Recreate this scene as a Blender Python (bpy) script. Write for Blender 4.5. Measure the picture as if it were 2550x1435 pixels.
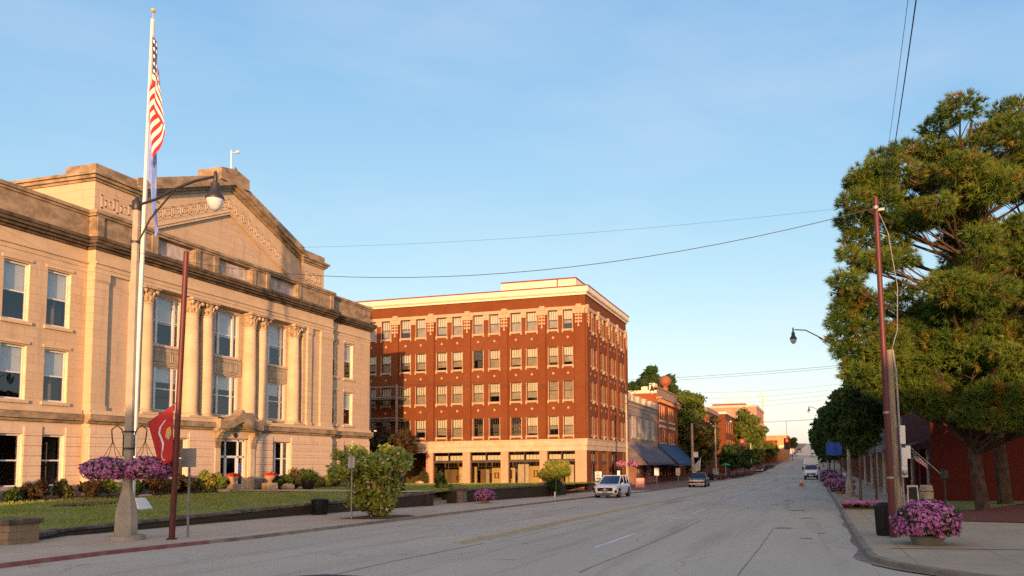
import bpy, math, random
import numpy as np
from mathutils import Vector, Matrix

for _o in list(bpy.data.objects): bpy.data.objects.remove(_o)
SC = bpy.context.scene
COL = SC.collection
rad = math.radians

# ------------------------------------------------------------------ camera, sky, sun, exposure
cam = bpy.data.cameras.new('camera'); co = bpy.data.objects.new('camera', cam); COL.objects.link(co)
cam.lens = 27.459; cam.sensor_width = 36; cam.sensor_fit = 'HORIZONTAL'
cam.shift_x = -0.08824; cam.shift_y = 0.11470
cam.clip_start = 0.1; cam.clip_end = 4000
co.matrix_world = Matrix(((0.9649158, 0.0314938, 0.2606639, 0), (0.2622734, -0.0692798, -0.9625035, 0),
                          (-0.0122541, 0.9971000, -0.0751091, 2.0), (0, 0, 0, 1)))
SC.camera = co
SUN_EL, SUN_AZ = 4.4, 160.0                      # degrees; azimuth clockwise from the street direction (+Y)
W = bpy.data.worlds.new("World"); SC.world = W; W.use_nodes = True
nt = W.node_tree; bg = nt.nodes['Background']
sky = nt.nodes.new('ShaderNodeTexSky'); sky.sky_type = 'NISHITA'; sky.sun_disc = False
sky.sun_elevation = rad(SUN_EL + 3.5); sky.sun_rotation = rad(SUN_AZ)
sky.air_density = 1.0; sky.dust_density = 1.0; sky.ozone_density = 1.6
_sx = nt.nodes.new('ShaderNodeSeparateColor'); _cx = nt.nodes.new('ShaderNodeCombineColor'); nt.links.new(sky.outputs[0], _sx.inputs[0])
for _i, (_g, _k) in enumerate(((.93, .82), (.68, 1.08), (.35, 1.74))):      # film response of the sky: softer towards the horizon
    _p = nt.nodes.new('ShaderNodeMath'); _p.operation = 'POWER'; _p.inputs[1].default_value = _g
    _q = nt.nodes.new('ShaderNodeMath'); _q.operation = 'MULTIPLY'; _q.inputs[1].default_value = _k
    nt.links.new(_sx.outputs[_i], _p.inputs[0]); nt.links.new(_p.outputs[0], _q.inputs[0]); nt.links.new(_q.outputs[0], _cx.inputs[_i])
_tc = nt.nodes.new('ShaderNodeTexCoord'); _mp = nt.nodes.new('ShaderNodeMapping'); _mp.inputs['Scale'].default_value = (1.2, 1.2, 4.5); _mp.inputs['Rotation'].default_value = (0, .25, .5)
_nz = nt.nodes.new('ShaderNodeTexNoise'); _nz.inputs['Scale'].default_value = 1.5; _nz.inputs['Detail'].default_value = 7; _nz.inputs['Roughness'].default_value = .6
_mr = nt.nodes.new('ShaderNodeMapRange'); _mr.inputs[1].default_value = .46; _mr.inputs[2].default_value = .8; _mr.inputs[3].default_value = 0; _mr.inputs[4].default_value = .3
_mx = nt.nodes.new('ShaderNodeMix'); _mx.data_type = 'RGBA'; _mx.inputs[7].default_value = (2.4, 2.55, 2.75, 1)
nt.links.new(_tc.outputs['Generated'], _mp.inputs[0]); nt.links.new(_mp.outputs[0], _nz.inputs['Vector']); nt.links.new(_nz.outputs[0], _mr.inputs[0]); nt.links.new(_mr.outputs[0], _mx.inputs[0])
nt.links.new(_cx.outputs[0], _mx.inputs[6]); # warm glow added on the sun's side of the sky to warm the shade
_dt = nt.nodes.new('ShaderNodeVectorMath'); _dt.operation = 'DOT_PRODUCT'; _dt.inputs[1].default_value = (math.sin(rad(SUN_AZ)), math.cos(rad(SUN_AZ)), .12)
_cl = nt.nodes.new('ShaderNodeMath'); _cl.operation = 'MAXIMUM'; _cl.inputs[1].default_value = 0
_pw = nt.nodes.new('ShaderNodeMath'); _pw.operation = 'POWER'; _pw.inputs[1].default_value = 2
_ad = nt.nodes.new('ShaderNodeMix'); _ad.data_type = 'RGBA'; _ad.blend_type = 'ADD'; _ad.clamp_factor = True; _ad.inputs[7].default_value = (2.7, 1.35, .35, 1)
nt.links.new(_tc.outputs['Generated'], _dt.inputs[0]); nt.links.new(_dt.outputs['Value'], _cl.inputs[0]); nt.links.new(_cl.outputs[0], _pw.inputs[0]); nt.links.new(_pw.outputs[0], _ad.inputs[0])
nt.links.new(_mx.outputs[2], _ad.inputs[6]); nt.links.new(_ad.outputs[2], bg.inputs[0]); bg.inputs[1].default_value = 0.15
sl = bpy.data.lights.new('sun', 'SUN'); so = bpy.data.objects.new('sun', sl); COL.objects.link(so)
sl.energy = 3.3; sl.angle = rad(0.6); sl.color = (1.0, 0.56, 0.27)
_sd = Vector((-math.sin(rad(SUN_AZ)) * math.cos(rad(SUN_EL)), -math.cos(rad(SUN_AZ)) * math.cos(rad(SUN_EL)), -math.sin(rad(SUN_EL))))
so.rotation_euler = _sd.to_track_quat('-Z', 'Y').to_euler(); so.location = (30, -60, 40)
SC.view_settings.view_transform = 'Standard'; SC.view_settings.look = 'None'
SC.view_settings.exposure = 1.2; SC.view_settings.gamma = 1.0
SC.render.engine = 'CYCLES'
SC.cycles.max_bounces = 6; SC.cycles.diffuse_bounces = 3; SC.cycles.glossy_bounces = 3
SC.cycles.transparent_max_bounces = 12; SC.cycles.transmission_bounces = 4
SC.cycles.caustics_reflective = False; SC.cycles.caustics_refractive = False
SC.cycles.use_denoising = False; SC.cycles.sample_clamp_indirect = 4.0

# ------------------------------------------------------------------ terrain profile along the street
GP = [(-120, .1), (0, .05), (15, 0), (20, -.1), (36, -.25), (56, -.48), (75, -.68), (150, -.7), (175, -.35), (200, .4), (275, 3.2), (350, 6.0), (600, 15.5), (660, 16.2), (760, 13)]
_gy = [p[0] for p in GP]; _gz = [p[1] for p in GP]
def gz(y): return float(np.interp(y, _gy, _gz))
KL = [(-14, -16.3), (60, -16.3), (73, -15.4), (90, -14.6), (106, -14.2), (160, -12.2), (267, -8.6), (400, -6.6), (700, -5.0)]
def kl(y): return float(np.interp(y, [p[0] for p in KL], [p[1] for p in KL]))
KR = 1.0
SW = 0.09                                        # kerb height

# ------------------------------------------------------------------ materials
def _new(name):
    m = bpy.data.materials.new(name); m.use_nodes = True
    t = m.node_tree; b = t.nodes['Principled BSDF']; return m, t, b
def _n(t, typ, **kw):
    n = t.nodes.new(typ)
    for k, v in kw.items(): setattr(n, k, v)
    return n
def mixc(t, fac, a, b, mode='MIX'):
    m = _n(t, 'ShaderNodeMix', data_type='RGBA', blend_type=mode)
    for s, v in ((0, fac), (6, a), (7, b)):
        if hasattr(v, 'is_linked'): t.links.new(v, m.inputs[s])
        else: m.inputs[s].default_value = (v if s == 0 else (*v, 1))
    return m.outputs[2]
def noise(t, scale, vec=None, detail=4, rough=.6):
    n = _n(t, 'ShaderNodeTexNoise'); n.inputs['Scale'].default_value = scale; n.inputs['Detail'].default_value = detail
    n.inputs['Roughness'].default_value = rough
    if vec is not None: t.links.new(vec, n.inputs['Vector'])
    return n.outputs[0]
def ramp(t, fac, lo, hi):
    r = _n(t, 'ShaderNodeMapRange'); r.inputs[1].default_value = lo; r.inputs[2].default_value = hi
    t.links.new(fac, r.inputs[0]); return r.outputs[0]
def pos(t): return _n(t, 'ShaderNodeNewGeometry').outputs['Position']
def mapv(t, vec, sc=(1, 1, 1), loc=(0, 0, 0)):
    m = _n(t, 'ShaderNodeMapping'); m.inputs['Scale'].default_value = sc; m.inputs['Location'].default_value = loc
    t.links.new(vec, m.inputs[0]); return m.outputs[0]
def wallvec(t):
    s = _n(t, 'ShaderNodeSeparateXYZ'); t.links.new(pos(t), s.inputs[0])
    a = _n(t, 'ShaderNodeMath', operation='ADD'); t.links.new(s.outputs[0], a.inputs[0]); t.links.new(s.outputs[1], a.inputs[1])
    c = _n(t, 'ShaderNodeCombineXYZ'); t.links.new(a.outputs[0], c.inputs[0]); t.links.new(s.outputs[2], c.inputs[1]); return c.outputs[0]
def bumpn(t, b, h, strength=.3, dist=.02):
    n = _n(t, 'ShaderNodeBump'); n.inputs['Strength'].default_value = strength; n.inputs['Distance'].default_value = dist
    t.links.new(h, n.inputs['Height']); t.links.new(n.outputs[0], b.inputs['Normal'])
def mat(name, c, rough=.7, c2=None, scale=2.0, lo=.35, hi=.65, metal=0, bump=0, bscale=30, spec=.4, stretch=(1, 1, 1), objco=False):
    m, t, b = _new(name)
    b.inputs['Roughness'].default_value = rough; b.inputs['Metallic'].default_value = metal
    b.inputs['Specular IOR Level'].default_value = spec
    if c2 is None: c2 = tuple(x * .75 for x in c)
    p = _n(t, 'ShaderNodeTexCoord').outputs['Object'] if objco else pos(t)
    v = mapv(t, p, stretch)
    f = ramp(t, noise(t, scale, v), lo, hi)
    t.links.new(mixc(t, f, c, c2), b.inputs['Base Color'])
    if bump: bumpn(t, b, noise(t, bscale, p), bump)
    return m
def brick(name, c1, c2, mortar, bw=.22, bh=.075, ms=.012, stain=None, rough=.85, offs=.5, zoff=0, bump=.35, dirt=.35):
    m, t, b = _new(name); b.inputs['Roughness'].default_value = rough; b.inputs['Specular IOR Level'].default_value = .2
    v = mapv(t, wallvec(t), (1, 1, 1), (0, zoff, 0))
    k = _n(t, 'ShaderNodeTexBrick'); k.offset = offs
    t.links.new(v, k.inputs['Vector'])
    for s, val in (('Color1', c1), ('Color2', c2), ('Mortar', mortar)): k.inputs[s].default_value = (*val, 1)
    k.inputs['Scale'].default_value = 1; k.inputs['Mortar Size'].default_value = ms; k.inputs['Mortar Smooth'].default_value = .2
    k.inputs['Brick Width'].default_value = bw; k.inputs['Row Height'].default_value = bh; k.inputs['Bias'].default_value = 0
    c = k.outputs[0]
    f = ramp(t, noise(t, .45, mapv(t, pos(t), (1, 1, .6)), 6), .38, .68)
    c = mixc(t, f, c, tuple(x * (1 - dirt) for x in c1))
    f2 = ramp(t, noise(t, 5, pos(t), 3), .3, .9)
    c = mixc(t, f2, c, tuple(min(1, x * 1.15) for x in c2))
    if stain: 
        f3 = ramp(t, noise(t, .9, mapv(t, pos(t), (1.5, 1.5, .22)), 5), .55, .78)
        c = mixc(t, f3, c, stain)
    t.links.new(c, b.inputs['Base Color'])
    bumpn(t, b, k.outputs[1], -bump, .01)
    return m
def glassmat(name, tint=(.8, .86, .9), base=.14):
    m = bpy.data.materials.new(name); m.use_nodes = True; t = m.node_tree; t.nodes.clear()
    out = _n(t, 'ShaderNodeOutputMaterial'); mx = _n(t, 'ShaderNodeMixShader')
    tr = _n(t, 'ShaderNodeBsdfTransparent'); tr.inputs[0].default_value = (*tint, 1)
    gl = _n(t, 'ShaderNodeBsdfGlossy'); gl.inputs[1].default_value = .02
    bn = _n(t, 'ShaderNodeBump'); bn.inputs['Strength'].default_value = .05; bn.inputs['Distance'].default_value = .05
    t.links.new(noise(t, 1.2, pos(t), 2), bn.inputs['Height']); t.links.new(bn.outputs[0], gl.inputs['Normal'])
    ge = _n(t, 'ShaderNodeNewGeometry'); dn = _n(t, 'ShaderNodeVectorMath', operation='DOT_PRODUCT'); t.links.new(ge.outputs['Incoming'], dn.inputs[0]); t.links.new(ge.outputs['Normal'], dn.inputs[1])
    ab = _n(t, 'ShaderNodeMath', operation='ABSOLUTE'); t.links.new(dn.outputs['Value'], ab.inputs[0])
    om = _n(t, 'ShaderNodeMath', operation='SUBTRACT'); om.inputs[0].default_value = 1; om.use_clamp = True; t.links.new(ab.outputs[0], om.inputs[1])
    fr = _n(t, 'ShaderNodeMath', operation='POWER'); fr.inputs[1].default_value = 4; t.links.new(om.outputs[0], fr.inputs[0])
    ad = _n(t, 'ShaderNodeMath', operation='MULTIPLY_ADD'); ad.inputs[1].default_value = .9; ad.inputs[2].default_value = base; ad.use_clamp = True
    t.links.new(fr.outputs[0], ad.inputs[0]); t.links.new(ad.outputs[0], mx.inputs[0])
    t.links.new(tr.outputs[0], mx.inputs[1]); t.links.new(gl.outputs[0], mx.inputs[2]); t.links.new(mx.outputs[0], out.inputs[0])
    return m
def leafmat(name, c1, c2, c3=None, trans=.35, scale=.8, rough=.6):
    m = bpy.data.materials.new(name); m.use_nodes = True; t = m.node_tree; b = t.nodes['Principled BSDF']
    out = [n for n in t.nodes if n.type == 'OUTPUT_MATERIAL'][0]
    g = _n(t, 'ShaderNodeNewGeometry')
    f = ramp(t, noise(t, scale, g.outputs['Position'], 2), .38, .62)
    c = mixc(t, f, c1, c2)
    c = mixc(t, ramp(t, g.outputs['Random Per Island'], 0, 3.2), c, tuple(x * .3 for x in c1))
    if c3 is not None:
        c = mixc(t, ramp(t, noise(t, scale * 1.7, mapv(t, g.outputs['Position'], (1, 1, 1), (7, 3, 5)), 2), .56, .7), c, c3)
    t.links.new(c, b.inputs['Base Color']); b.inputs['Roughness'].default_value = rough; b.inputs['Specular IOR Level'].default_value = .25
    tl = _n(t, 'ShaderNodeBsdfTranslucent'); t.links.new(c, tl.inputs[0])
    mx = _n(t, 'ShaderNodeMixShader'); mx.inputs[0].default_value = trans
    t.links.new(b.outputs[0], mx.inputs[1]); t.links.new(tl.outputs[0], mx.inputs[2]); t.links.new(mx.outputs[0], out.inputs[0])
    return m
def emit(name, c, s):
    m, t, b = _new(name); b.inputs['Base Color'].default_value = (*c, 1); b.inputs['Emission Color'].default_value = (*c, 1); b.inputs['Emission Strength'].default_value = s; return m

def roadmat():
    m, t, b = _new('asphalt'); b.inputs['Roughness'].default_value = .82; b.inputs['Specular IOR Level'].default_value = .3
    p = pos(t)
    c = mixc(t, ramp(t, noise(t, .35, mapv(t, p, (1, .25, 1)), 5), .35, .65), (.53, .425, .29), (.41, .33, .23))
    c = mixc(t, ramp(t, noise(t, 60, p, 2), .35, .75), c, (.64, .51, .35))
    c = mixc(t, ramp(t, noise(t, 1.1, mapv(t, p, (1, .06, 1)), 4), .52, .75), c, (.36, .285, .2))
    d = _n(t, 'ShaderNodeTexVoronoi', feature='DISTANCE_TO_EDGE'); d.inputs['Scale'].default_value = .22
    w = _n(t, 'ShaderNodeVectorMath', operation='ADD'); nn = _n(t, 'ShaderNodeTexNoise'); nn.inputs['Scale'].default_value = .7; nn.inputs['Detail'].default_value = 5
    t.links.new(p, nn.inputs['Vector']); sc = _n(t, 'ShaderNodeVectorMath', operation='SCALE'); sc.inputs['Scale'].default_value = 2.2
    t.links.new(nn.outputs[1], sc.inputs[0]); t.links.new(p, w.inputs[0]); t.links.new(sc.outputs[0], w.inputs[1]); t.links.new(w.outputs[0], d.inputs['Vector'])
    crack = _n(t, 'ShaderNodeMath', operation='LESS_THAN'); crack.inputs[1].default_value = .006; t.links.new(d.outputs[0], crack.inputs[0])
    mk = _n(t, 'ShaderNodeMath', operation='MULTIPLY'); t.links.new(crack.outputs[0], mk.inputs[0]); t.links.new(ramp(t, noise(t, .12, p, 2), .42, .55), mk.inputs[1])
    c = mixc(t, mk.outputs[0], c, (.34, .27, .2))
    t.links.new(c, b.inputs['Base Color']); bumpn(t, b, noise(t, 90, p, 2), .25, .01)
    return m
def walkmat(name, c1, c2, jx=1.6, jy=1.6, joint=(.2, .16, .12)):
    m, t, b = _new(name); b.inputs['Roughness'].default_value = .88; b.inputs['Specular IOR Level'].default_value = .2
    p = pos(t)
    k = _n(t, 'ShaderNodeTexBrick'); k.offset = 0; t.links.new(p, k.inputs['Vector'])
    k.inputs['Color1'].default_value = (*c1, 1); k.inputs['Color2'].default_value = (*c2, 1); k.inputs['Mortar'].default_value = (*joint, 1)
    k.inputs['Scale'].default_value = 1; k.inputs['Mortar Size'].default_value = .018; k.inputs['Brick Width'].default_value = jx; k.inputs['Row Height'].default_value = jy
    c = mixc(t, ramp(t, noise(t, .7, p, 6), .4, .7), k.outputs[0], tuple(x * .72 for x in c1))
    c = mixc(t, ramp(t, noise(t, 45, p, 2), .4, .8), c, tuple(x * 1.2 for x in c2))
    t.links.new(c, b.inputs['Base Color']); bumpn(t, b, noise(t, 60, p, 2), .15, .01)
    return m

STONE = brick('sandstone_ashlar', (.57, .43, .29), (.48, .355, .235), (.24, .165, .1), 1.05, .425, .013, stain=(.36, .27, .18), bump=.3, dirt=.16)
STONE_G = brick('pale_rusticated_stone', (.66, .5, .365), (.59, .445, .325), (.24, .17, .115), 1.5, .485, .016, stain=(.5, .36, .26), bump=.5, dirt=.1)
STONE_S = mat('smooth_stone', (.58, .44, .29), .85, (.47, .355, .23), 1.2, .35, .7, bump=.1)
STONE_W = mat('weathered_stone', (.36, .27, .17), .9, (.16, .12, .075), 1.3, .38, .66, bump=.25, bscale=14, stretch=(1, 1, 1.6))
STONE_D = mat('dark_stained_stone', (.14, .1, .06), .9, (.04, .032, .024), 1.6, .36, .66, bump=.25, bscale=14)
BRICK = brick('red_brown_brick', (.2, .055, .014), (.12, .032, .01), (.2, .085, .035), dirt=.3)
BRICK2 = brick('orange_brick', (.3, .08, .028), (.25, .06, .02), (.24, .1, .05), dirt=.25)
BRICK3 = brick('dark_red_brick', (.24, .065, .03), (.2, .05, .024), (.2, .1, .06))
BRICK_T = brick('tan_brick', (.33, .2, .1), (.28, .165, .085), (.25, .19, .13))
BRICK_P = brick('maroon_painted_brick', (.085, .014, .009), (.075, .012, .008), (.06, .01, .007), dirt=.3, bump=.2)
TERRA = mat('cream_terracotta', (.46, .31, .185), .7, (.37, .25, .15), 3, bump=.05)
CREAM = mat('cream_painted_metal', (.74, .62, .46), .5, (.66, .55, .4), .6)
REDTRIM = mat('oxblood_trim', (.22, .03, .025), .5)
GREYST = brick('grey_brown_stone', (.33, .25, .19), (.26, .195, .15), (.16, .12, .1), .7, .3, .015, dirt=.3)
ROOFM = mat('roof_membrane', (.16, .15, .14), .9)
WHITE = mat('white_paint', (.74, .72, .68), .45, (.66, .64, .6), 2)
WFRAME = mat('white_window_frame', (.7, .7, .68), .4, (.6, .6, .58), 3)
CREAMREV = mat('cream_reveal', (.78, .62, .38), .6)
DKFRAME = mat('dark_window_frame', (.07, .055, .045), .5)
BLINDG = mat('grey_roller_blind', (.62, .66, .66), .8, (.54, .58, .58), 1)
BLINDC = mat('cream_roller_blind', (.66, .58, .4), .8, (.58, .5, .34), 1.5)
SCREEN = mat('tan_window_screen', (.34, .27, .18), .8, (.24, .19, .13), 1.5)
DARKIN = mat('dark_interior', (.13, .11, .1), .9)
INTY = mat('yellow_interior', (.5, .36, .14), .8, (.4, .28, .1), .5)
GLASS = glassmat('window_glass', (.86, .9, .92), .11); GLASSD = glassmat('shop_glass', (.85, .85, .8), .05); GLASSR = glassmat('tinted_glass', (.25, .28, .3), .12)
ROAD = roadmat()
WALK = walkmat('sidewalk_concrete', (.58, .43, .28), (.55, .41, .27))
WALKR = walkmat('plaza_concrete', (.47, .35, .215), (.44, .33, .2), 1.8, 1.7)
KERB = mat('kerb_concrete', (.33, .26, .18), .85, (.17, .135, .1), 1.5, bump=.2)
KERBRED = mat('red_kerb_paint', (.27, .075, .07), .8, (.3, .17, .13), 2.2, .42, .7)
YELL = mat('yellow_road_paint', (.66, .38, .06), .8, (.5, .31, .1), 2.5)
WHLINE = mat('white_road_paint', (.78, .72, .66), .8, (.6, .54, .48), 2.5)
LAWN = mat('lawn_turf', (.15, .2, .035), .95, (.24, .23, .06), .5, .3, .7, bump=.6, bscale=40)
SOIL = mat('bed_soil', (.12, .06, .035), .95, (.07, .04, .025), 4, bump=.5)
MULCH = mat('red_mulch', (.22, .06, .03), .95, (.13, .035, .02), 9, bump=.8, bscale=25)
WALLST = brick('dry_stone_wall', (.1, .072, .045), (.05, .036, .025), (.012, .01, .008), .5, .13, .015, dirt=.4, bump=.9)
CAPST = mat('mossy_cap_stone', (.2, .155, .105), .9, (.045, .038, .028), 2.5, bump=.5)
POSTST = brick('ashlar_post_stone', (.32, .24, .15), (.26, .19, .12), (.1, .08, .06), .42, .2, .015, dirt=.3, bump=.8)
CONC = mat('cast_concrete', (.4, .36, .28), .85, (.31, .275, .215), 2.5, bump=.1)
DKMET = mat('bronze_black_metal', (.03, .024, .02), .45, spec=.5)
STEELR = mat('maroon_painted_steel', (.12, .02, .014), .5, (.06, .014, .012), 1.5, stretch=(1, 1, .3))
GALV = mat('galvanised_steel', (.34, .33, .3), .5, (.24, .23, .21), 5, metal=.5)
WOOD = mat('weathered_pole_wood', (.33, .27, .19), .9, (.2, .16, .12), 4, stretch=(6, 6, .3), bump=.3)
BARK = mat('pine_bark', (.085, .055, .035), .95, (.03, .02, .015), 6, stretch=(1, 1, .5), bump=1, bscale=12)
BARK2 = mat('grey_bark', (.13, .095, .065), .95, (.07, .05, .035), 6, stretch=(1, 1, .4), bump=.6)
BLACKPL = mat('black_plastic', (.008, .008, .008), .5)
PINE = leafmat('pine_needles', (.065, .135, .02), (.16, .22, .028), (.24, .15, .025), .22, .7)
LEAFD = leafmat('dark_green_leaves', (.035, .075, .015), (.06, .11, .02), None, .3)
LEAFM = leafmat('mid_green_leaves', (.09, .155, .025), (.15, .2, .03), (.22, .2, .03), .35)
LEAFY = leafmat('yellow_green_leaves', (.2, .27, .04), (.3, .31, .055), (.36, .26, .05), .35)
LEAFR = leafmat('copper_leaves', (.07, .035, .016), (.08, .055, .018), (.05, .08, .02), .3)
LEAFO = leafmat('rusty_leaves', (.12, .085, .025), (.1, .12, .025), (.2, .1, .03), .3)
PETAL = leafmat('pink_petals', (.66, .16, .42), (.72, .28, .52), (.78, .4, .6), .3, 6)
PETALV = leafmat('purple_petals', (.56, .15, .38), (.68, .3, .52), (.76, .45, .62), .3, 6)
PETALD = leafmat('dusky_petals', (.3, .1, .2), (.36, .16, .26), None, .3, 6)
PETALR = leafmat('red_petals', (.55, .03, .03), (.7, .05, .05), None, .2, 6)
PETALW = leafmat('cream_blossom', (.7, .6, .45), (.6, .4, .36), None, .3, 6)
TERRAC = mat('buff_stone_pot', (.42, .27, .16), .85)
CARW = mat('white_car_paint', (.9, .89, .86), .22, (.87, .86, .84), 1, spec=.6)
CARD = mat('dark_green_car_paint', (.02, .022, .02), .3, spec=.6)
CARB = mat('black_car_paint', (.015, .018, .025), .2, spec=.6)
CARGL = mat('car_glass', (.02, .024, .03), .06, spec=.8)
CHROME = mat('chrome', (.6, .58, .52), .2, metal=.9)
TYRE = mat('tyre_rubber', (.02, .02, .02), .85)
RIM = mat('alloy_rim', (.4, .41, .42), .3, metal=.8)
LAMPL = mat('headlight_lens', (.75, .76, .78), .1)
AMBER = mat('amber_lens', (.7, .2, .03), .2)
AWNB = mat('blue_awning_canvas', (.035, .09, .17), .8, (.03, .075, .14), 1)
AWNP = mat('grey_purple_awning_canvas', (.13, .115, .14), .85, (.09, .08, .1), 1)
REDCLOTH = mat('red_banner_cloth', (.5, .03, .03), .8, (.4, .025, .025), 2)
BLUECLOTH = mat('blue_banner_cloth', (.035, .1, .42), .85, (.03, .085, .36), 2)
PALEBLUE = mat('pale_blue_flag_cloth', (.2, .32, .72), .8, (.42, .5, .75), 3, .5, .65, stretch=(3, 3, .25))
SIGNB = mat('sign_back_aluminium', (.42, .4, .36), .5, metal=.2)
BLACK = mat('black_print', (.02, .02, .02), .6)
GOLD = mat('gold_print', (.7, .42, .08), .6)
ORANGE = mat('orange_plastic', (.75, .1, .03), .5)
STONEP = mat('pale_boulder', (.5, .36, .24), .9, (.36, .25, .17), 3, bump=.5)
REDLIT = emit('lit_red_signal', (1, .04, .01), 2.2)
LAMPGL = mat('opal_lamp_globe', (.62, .66, .68), .15, spec=.6)
WIRE = mat('black_cable', (.03, .03, .03), .6)
CREAMWALL = mat('cream_painted_wall', (.55, .47, .36), .8)
PINKWALL = mat('salmon_painted_wall', (.62, .3, .19), .8, (.54, .25, .155), 2)
FARPINK = brick('far_pink_brick', (.5, .25, .17), (.45, .22, .15), (.4, .2, .15), 1, .4, .02)

# ------------------------------------------------------------------ mesh helpers
class MB:
    def __init__(s): s.v = []; s.f = []; s.m = []; s.k = 0
    def add(s, vs, fs):
        o = len(s.v); s.v += [tuple(map(float, v)) for v in vs]
        for f in fs: s.f.append(tuple(i + o for i in f)); s.m.append(s.k)
    def quad(s, a, b, c, d): s.add([a, b, c, d], [(0, 1, 2, 3)])
    def hexa(s, p):   # p: 8 points, bottom 4 then top 4
        s.add(p, [(3, 2, 1, 0), (4, 5, 6, 7), (0, 1, 5, 4), (1, 2, 6, 5), (2, 3, 7, 6), (3, 0, 4, 7)])
    def box(s, x0, x1, y0, y1, z0, z1):
        s.hexa([(x0, y0, z0), (x1, y0, z0), (x1, y1, z0), (x0, y1, z0), (x0, y0, z1), (x1, y0, z1), (x1, y1, z1), (x0, y1, z1)])
    def fbox(s, F, u0, u1, z0, z1, d0, d1):
        P = F.p
        s.hexa([P(u0, z0, d1), P(u1, z0, d1), P(u1, z0, d0), P(u0, z0, d0), P(u0, z1, d1), P(u1, z1, d1), P(u1, z1, d0), P(u0, z1, d0)])
    def prism(s, poly, fn, d0, d1):  # poly list of (a,b); fn(a,b,d)->point
        n = len(poly); vs = [fn(a, b, d0) for a, b in poly] + [fn(a, b, d1) for a, b in poly]
        fs = [tuple(range(n))[::-1], tuple(range(n, 2 * n))] + [(i, (i + 1) % n, n + (i + 1) % n, n + i) for i in range(n)]
        s.add(vs, fs)
    def lathe(s, prof, c=(0, 0, 0), n=16, sx=1, sy=1, rot=0):
        vs = []
        for r, z in prof:
            for i in range(n):
                a = 2 * math.pi * i / n + rot; vs.append((c[0] + r * sx * math.cos(a), c[1] + r * sy * math.sin(a), c[2] + z))
        fs = []
        for j in range(len(prof) - 1):
            for i in range(n):
                fs.append((j * n + i, j * n + (i + 1) % n, (j + 1) * n + (i + 1) % n, (j + 1) * n + i))
        fs.append(tuple(range(n))[::-1]); fs.append(tuple(range((len(prof) - 1) * n, len(prof) * n)))
        s.add(vs, fs)
    def tube(s, pts, r, n=8, cap=True):
        pts = [Vector(p) for p in pts]; rs = r if isinstance(r, (list, tuple)) else [r] * len(pts)
        vs = []; up0 = None
        for i, p in enumerate(pts):
            d = (pts[min(i + 1, len(pts) - 1)] - pts[max(i - 1, 0)]).normalized()
            if up0 is None: up0 = d.orthogonal().normalized()
            a = (up0 - d * up0.dot(d)).normalized(); up0 = a; b = d.cross(a)
            for k in range(n):
                t = 2 * math.pi * k / n; vs.append(tuple(p + (a * math.cos(t) + b * math.sin(t)) * rs[i]))
        fs = []
        for j in range(len(pts) - 1):
            for k in range(n): fs.append((j * n + k, j * n + (k + 1) % n, (j + 1) * n + (k + 1) % n, (j + 1) * n + k))
        if cap: fs.append(tuple(range(n))[::-1]); fs.append(tuple(range((len(pts) - 1) * n, len(pts) * n)))
        s.add(vs, fs)
    def build(s, name, mats, parent=None, smooth=None, bevel=0):
        me = bpy.data.meshes.new(name); me.from_pydata(s.v, [], s.f)
        if not isinstance(mats, (list, tuple)): mats = [mats]
        for m in mats: me.materials.append(m)
        if len(mats) > 1: me.polygons.foreach_set('material_index', s.m)
        me.update()
        if smooth:
            me.polygons.foreach_set('use_smooth', [True] * len(me.polygons))
            me.set_sharp_from_angle(angle=rad(smooth))
        o = bpy.data.objects.new(name, me); COL.objects.link(o)
        if parent is not None: link(o, parent)
        if bevel:
            b = o.modifiers.new('bevel', 'BEVEL'); b.width = bevel; b.segments = 2; b.limit_method = 'ANGLE'; b.angle_limit = rad(35)
        return o
def link(o, parent):
    o.parent = parent; o.matrix_parent_inverse = wmat(parent).inverted()
def wmat(o):
    m = o.matrix_basis
    if o.parent is not None: m = wmat(o.parent) @ o.matrix_parent_inverse @ m
    return m
def tag(o, label, cat, group=None, kind=None):
    if label: o['label'] = label
    if cat: o['category'] = cat
    if group: o['group'] = group
    if kind: o['kind'] = kind
    return o
def thing(name, label, cat, loc=(0, 0, 0), rz=0, group=None):
    o = bpy.data.objects.new(name, None); COL.objects.link(o); o.empty_display_size = .3
    o.location = loc; o.rotation_euler = (0, 0, rz); return tag(o, label, cat, group)
def struct(o): o['kind'] = 'structure'; return o
def copy_tree(o, loc, rz=None, label=None, scale=None):
    r = o.copy(); COL.objects.link(r); r.location = loc
    if rz is not None: r.rotation_euler = (0, 0, rz)
    if scale: r.scale = (scale,) * 3
    if label: r['label'] = label
    for ch in list(o.children):
        c = ch.copy(); COL.objects.link(c); c.parent = r
        for g in list(ch.children):
            d = g.copy(); COL.objects.link(d); d.parent = c
    return r
class Fr:
    def __init__(s, o, U, N): s.o = Vector(o); s.U = Vector(U); s.N = Vector(N)
    def p(s, u, z, d): q = s.o + s.U * u + s.N * d; return (q.x, q.y, q.z + z)
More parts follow.
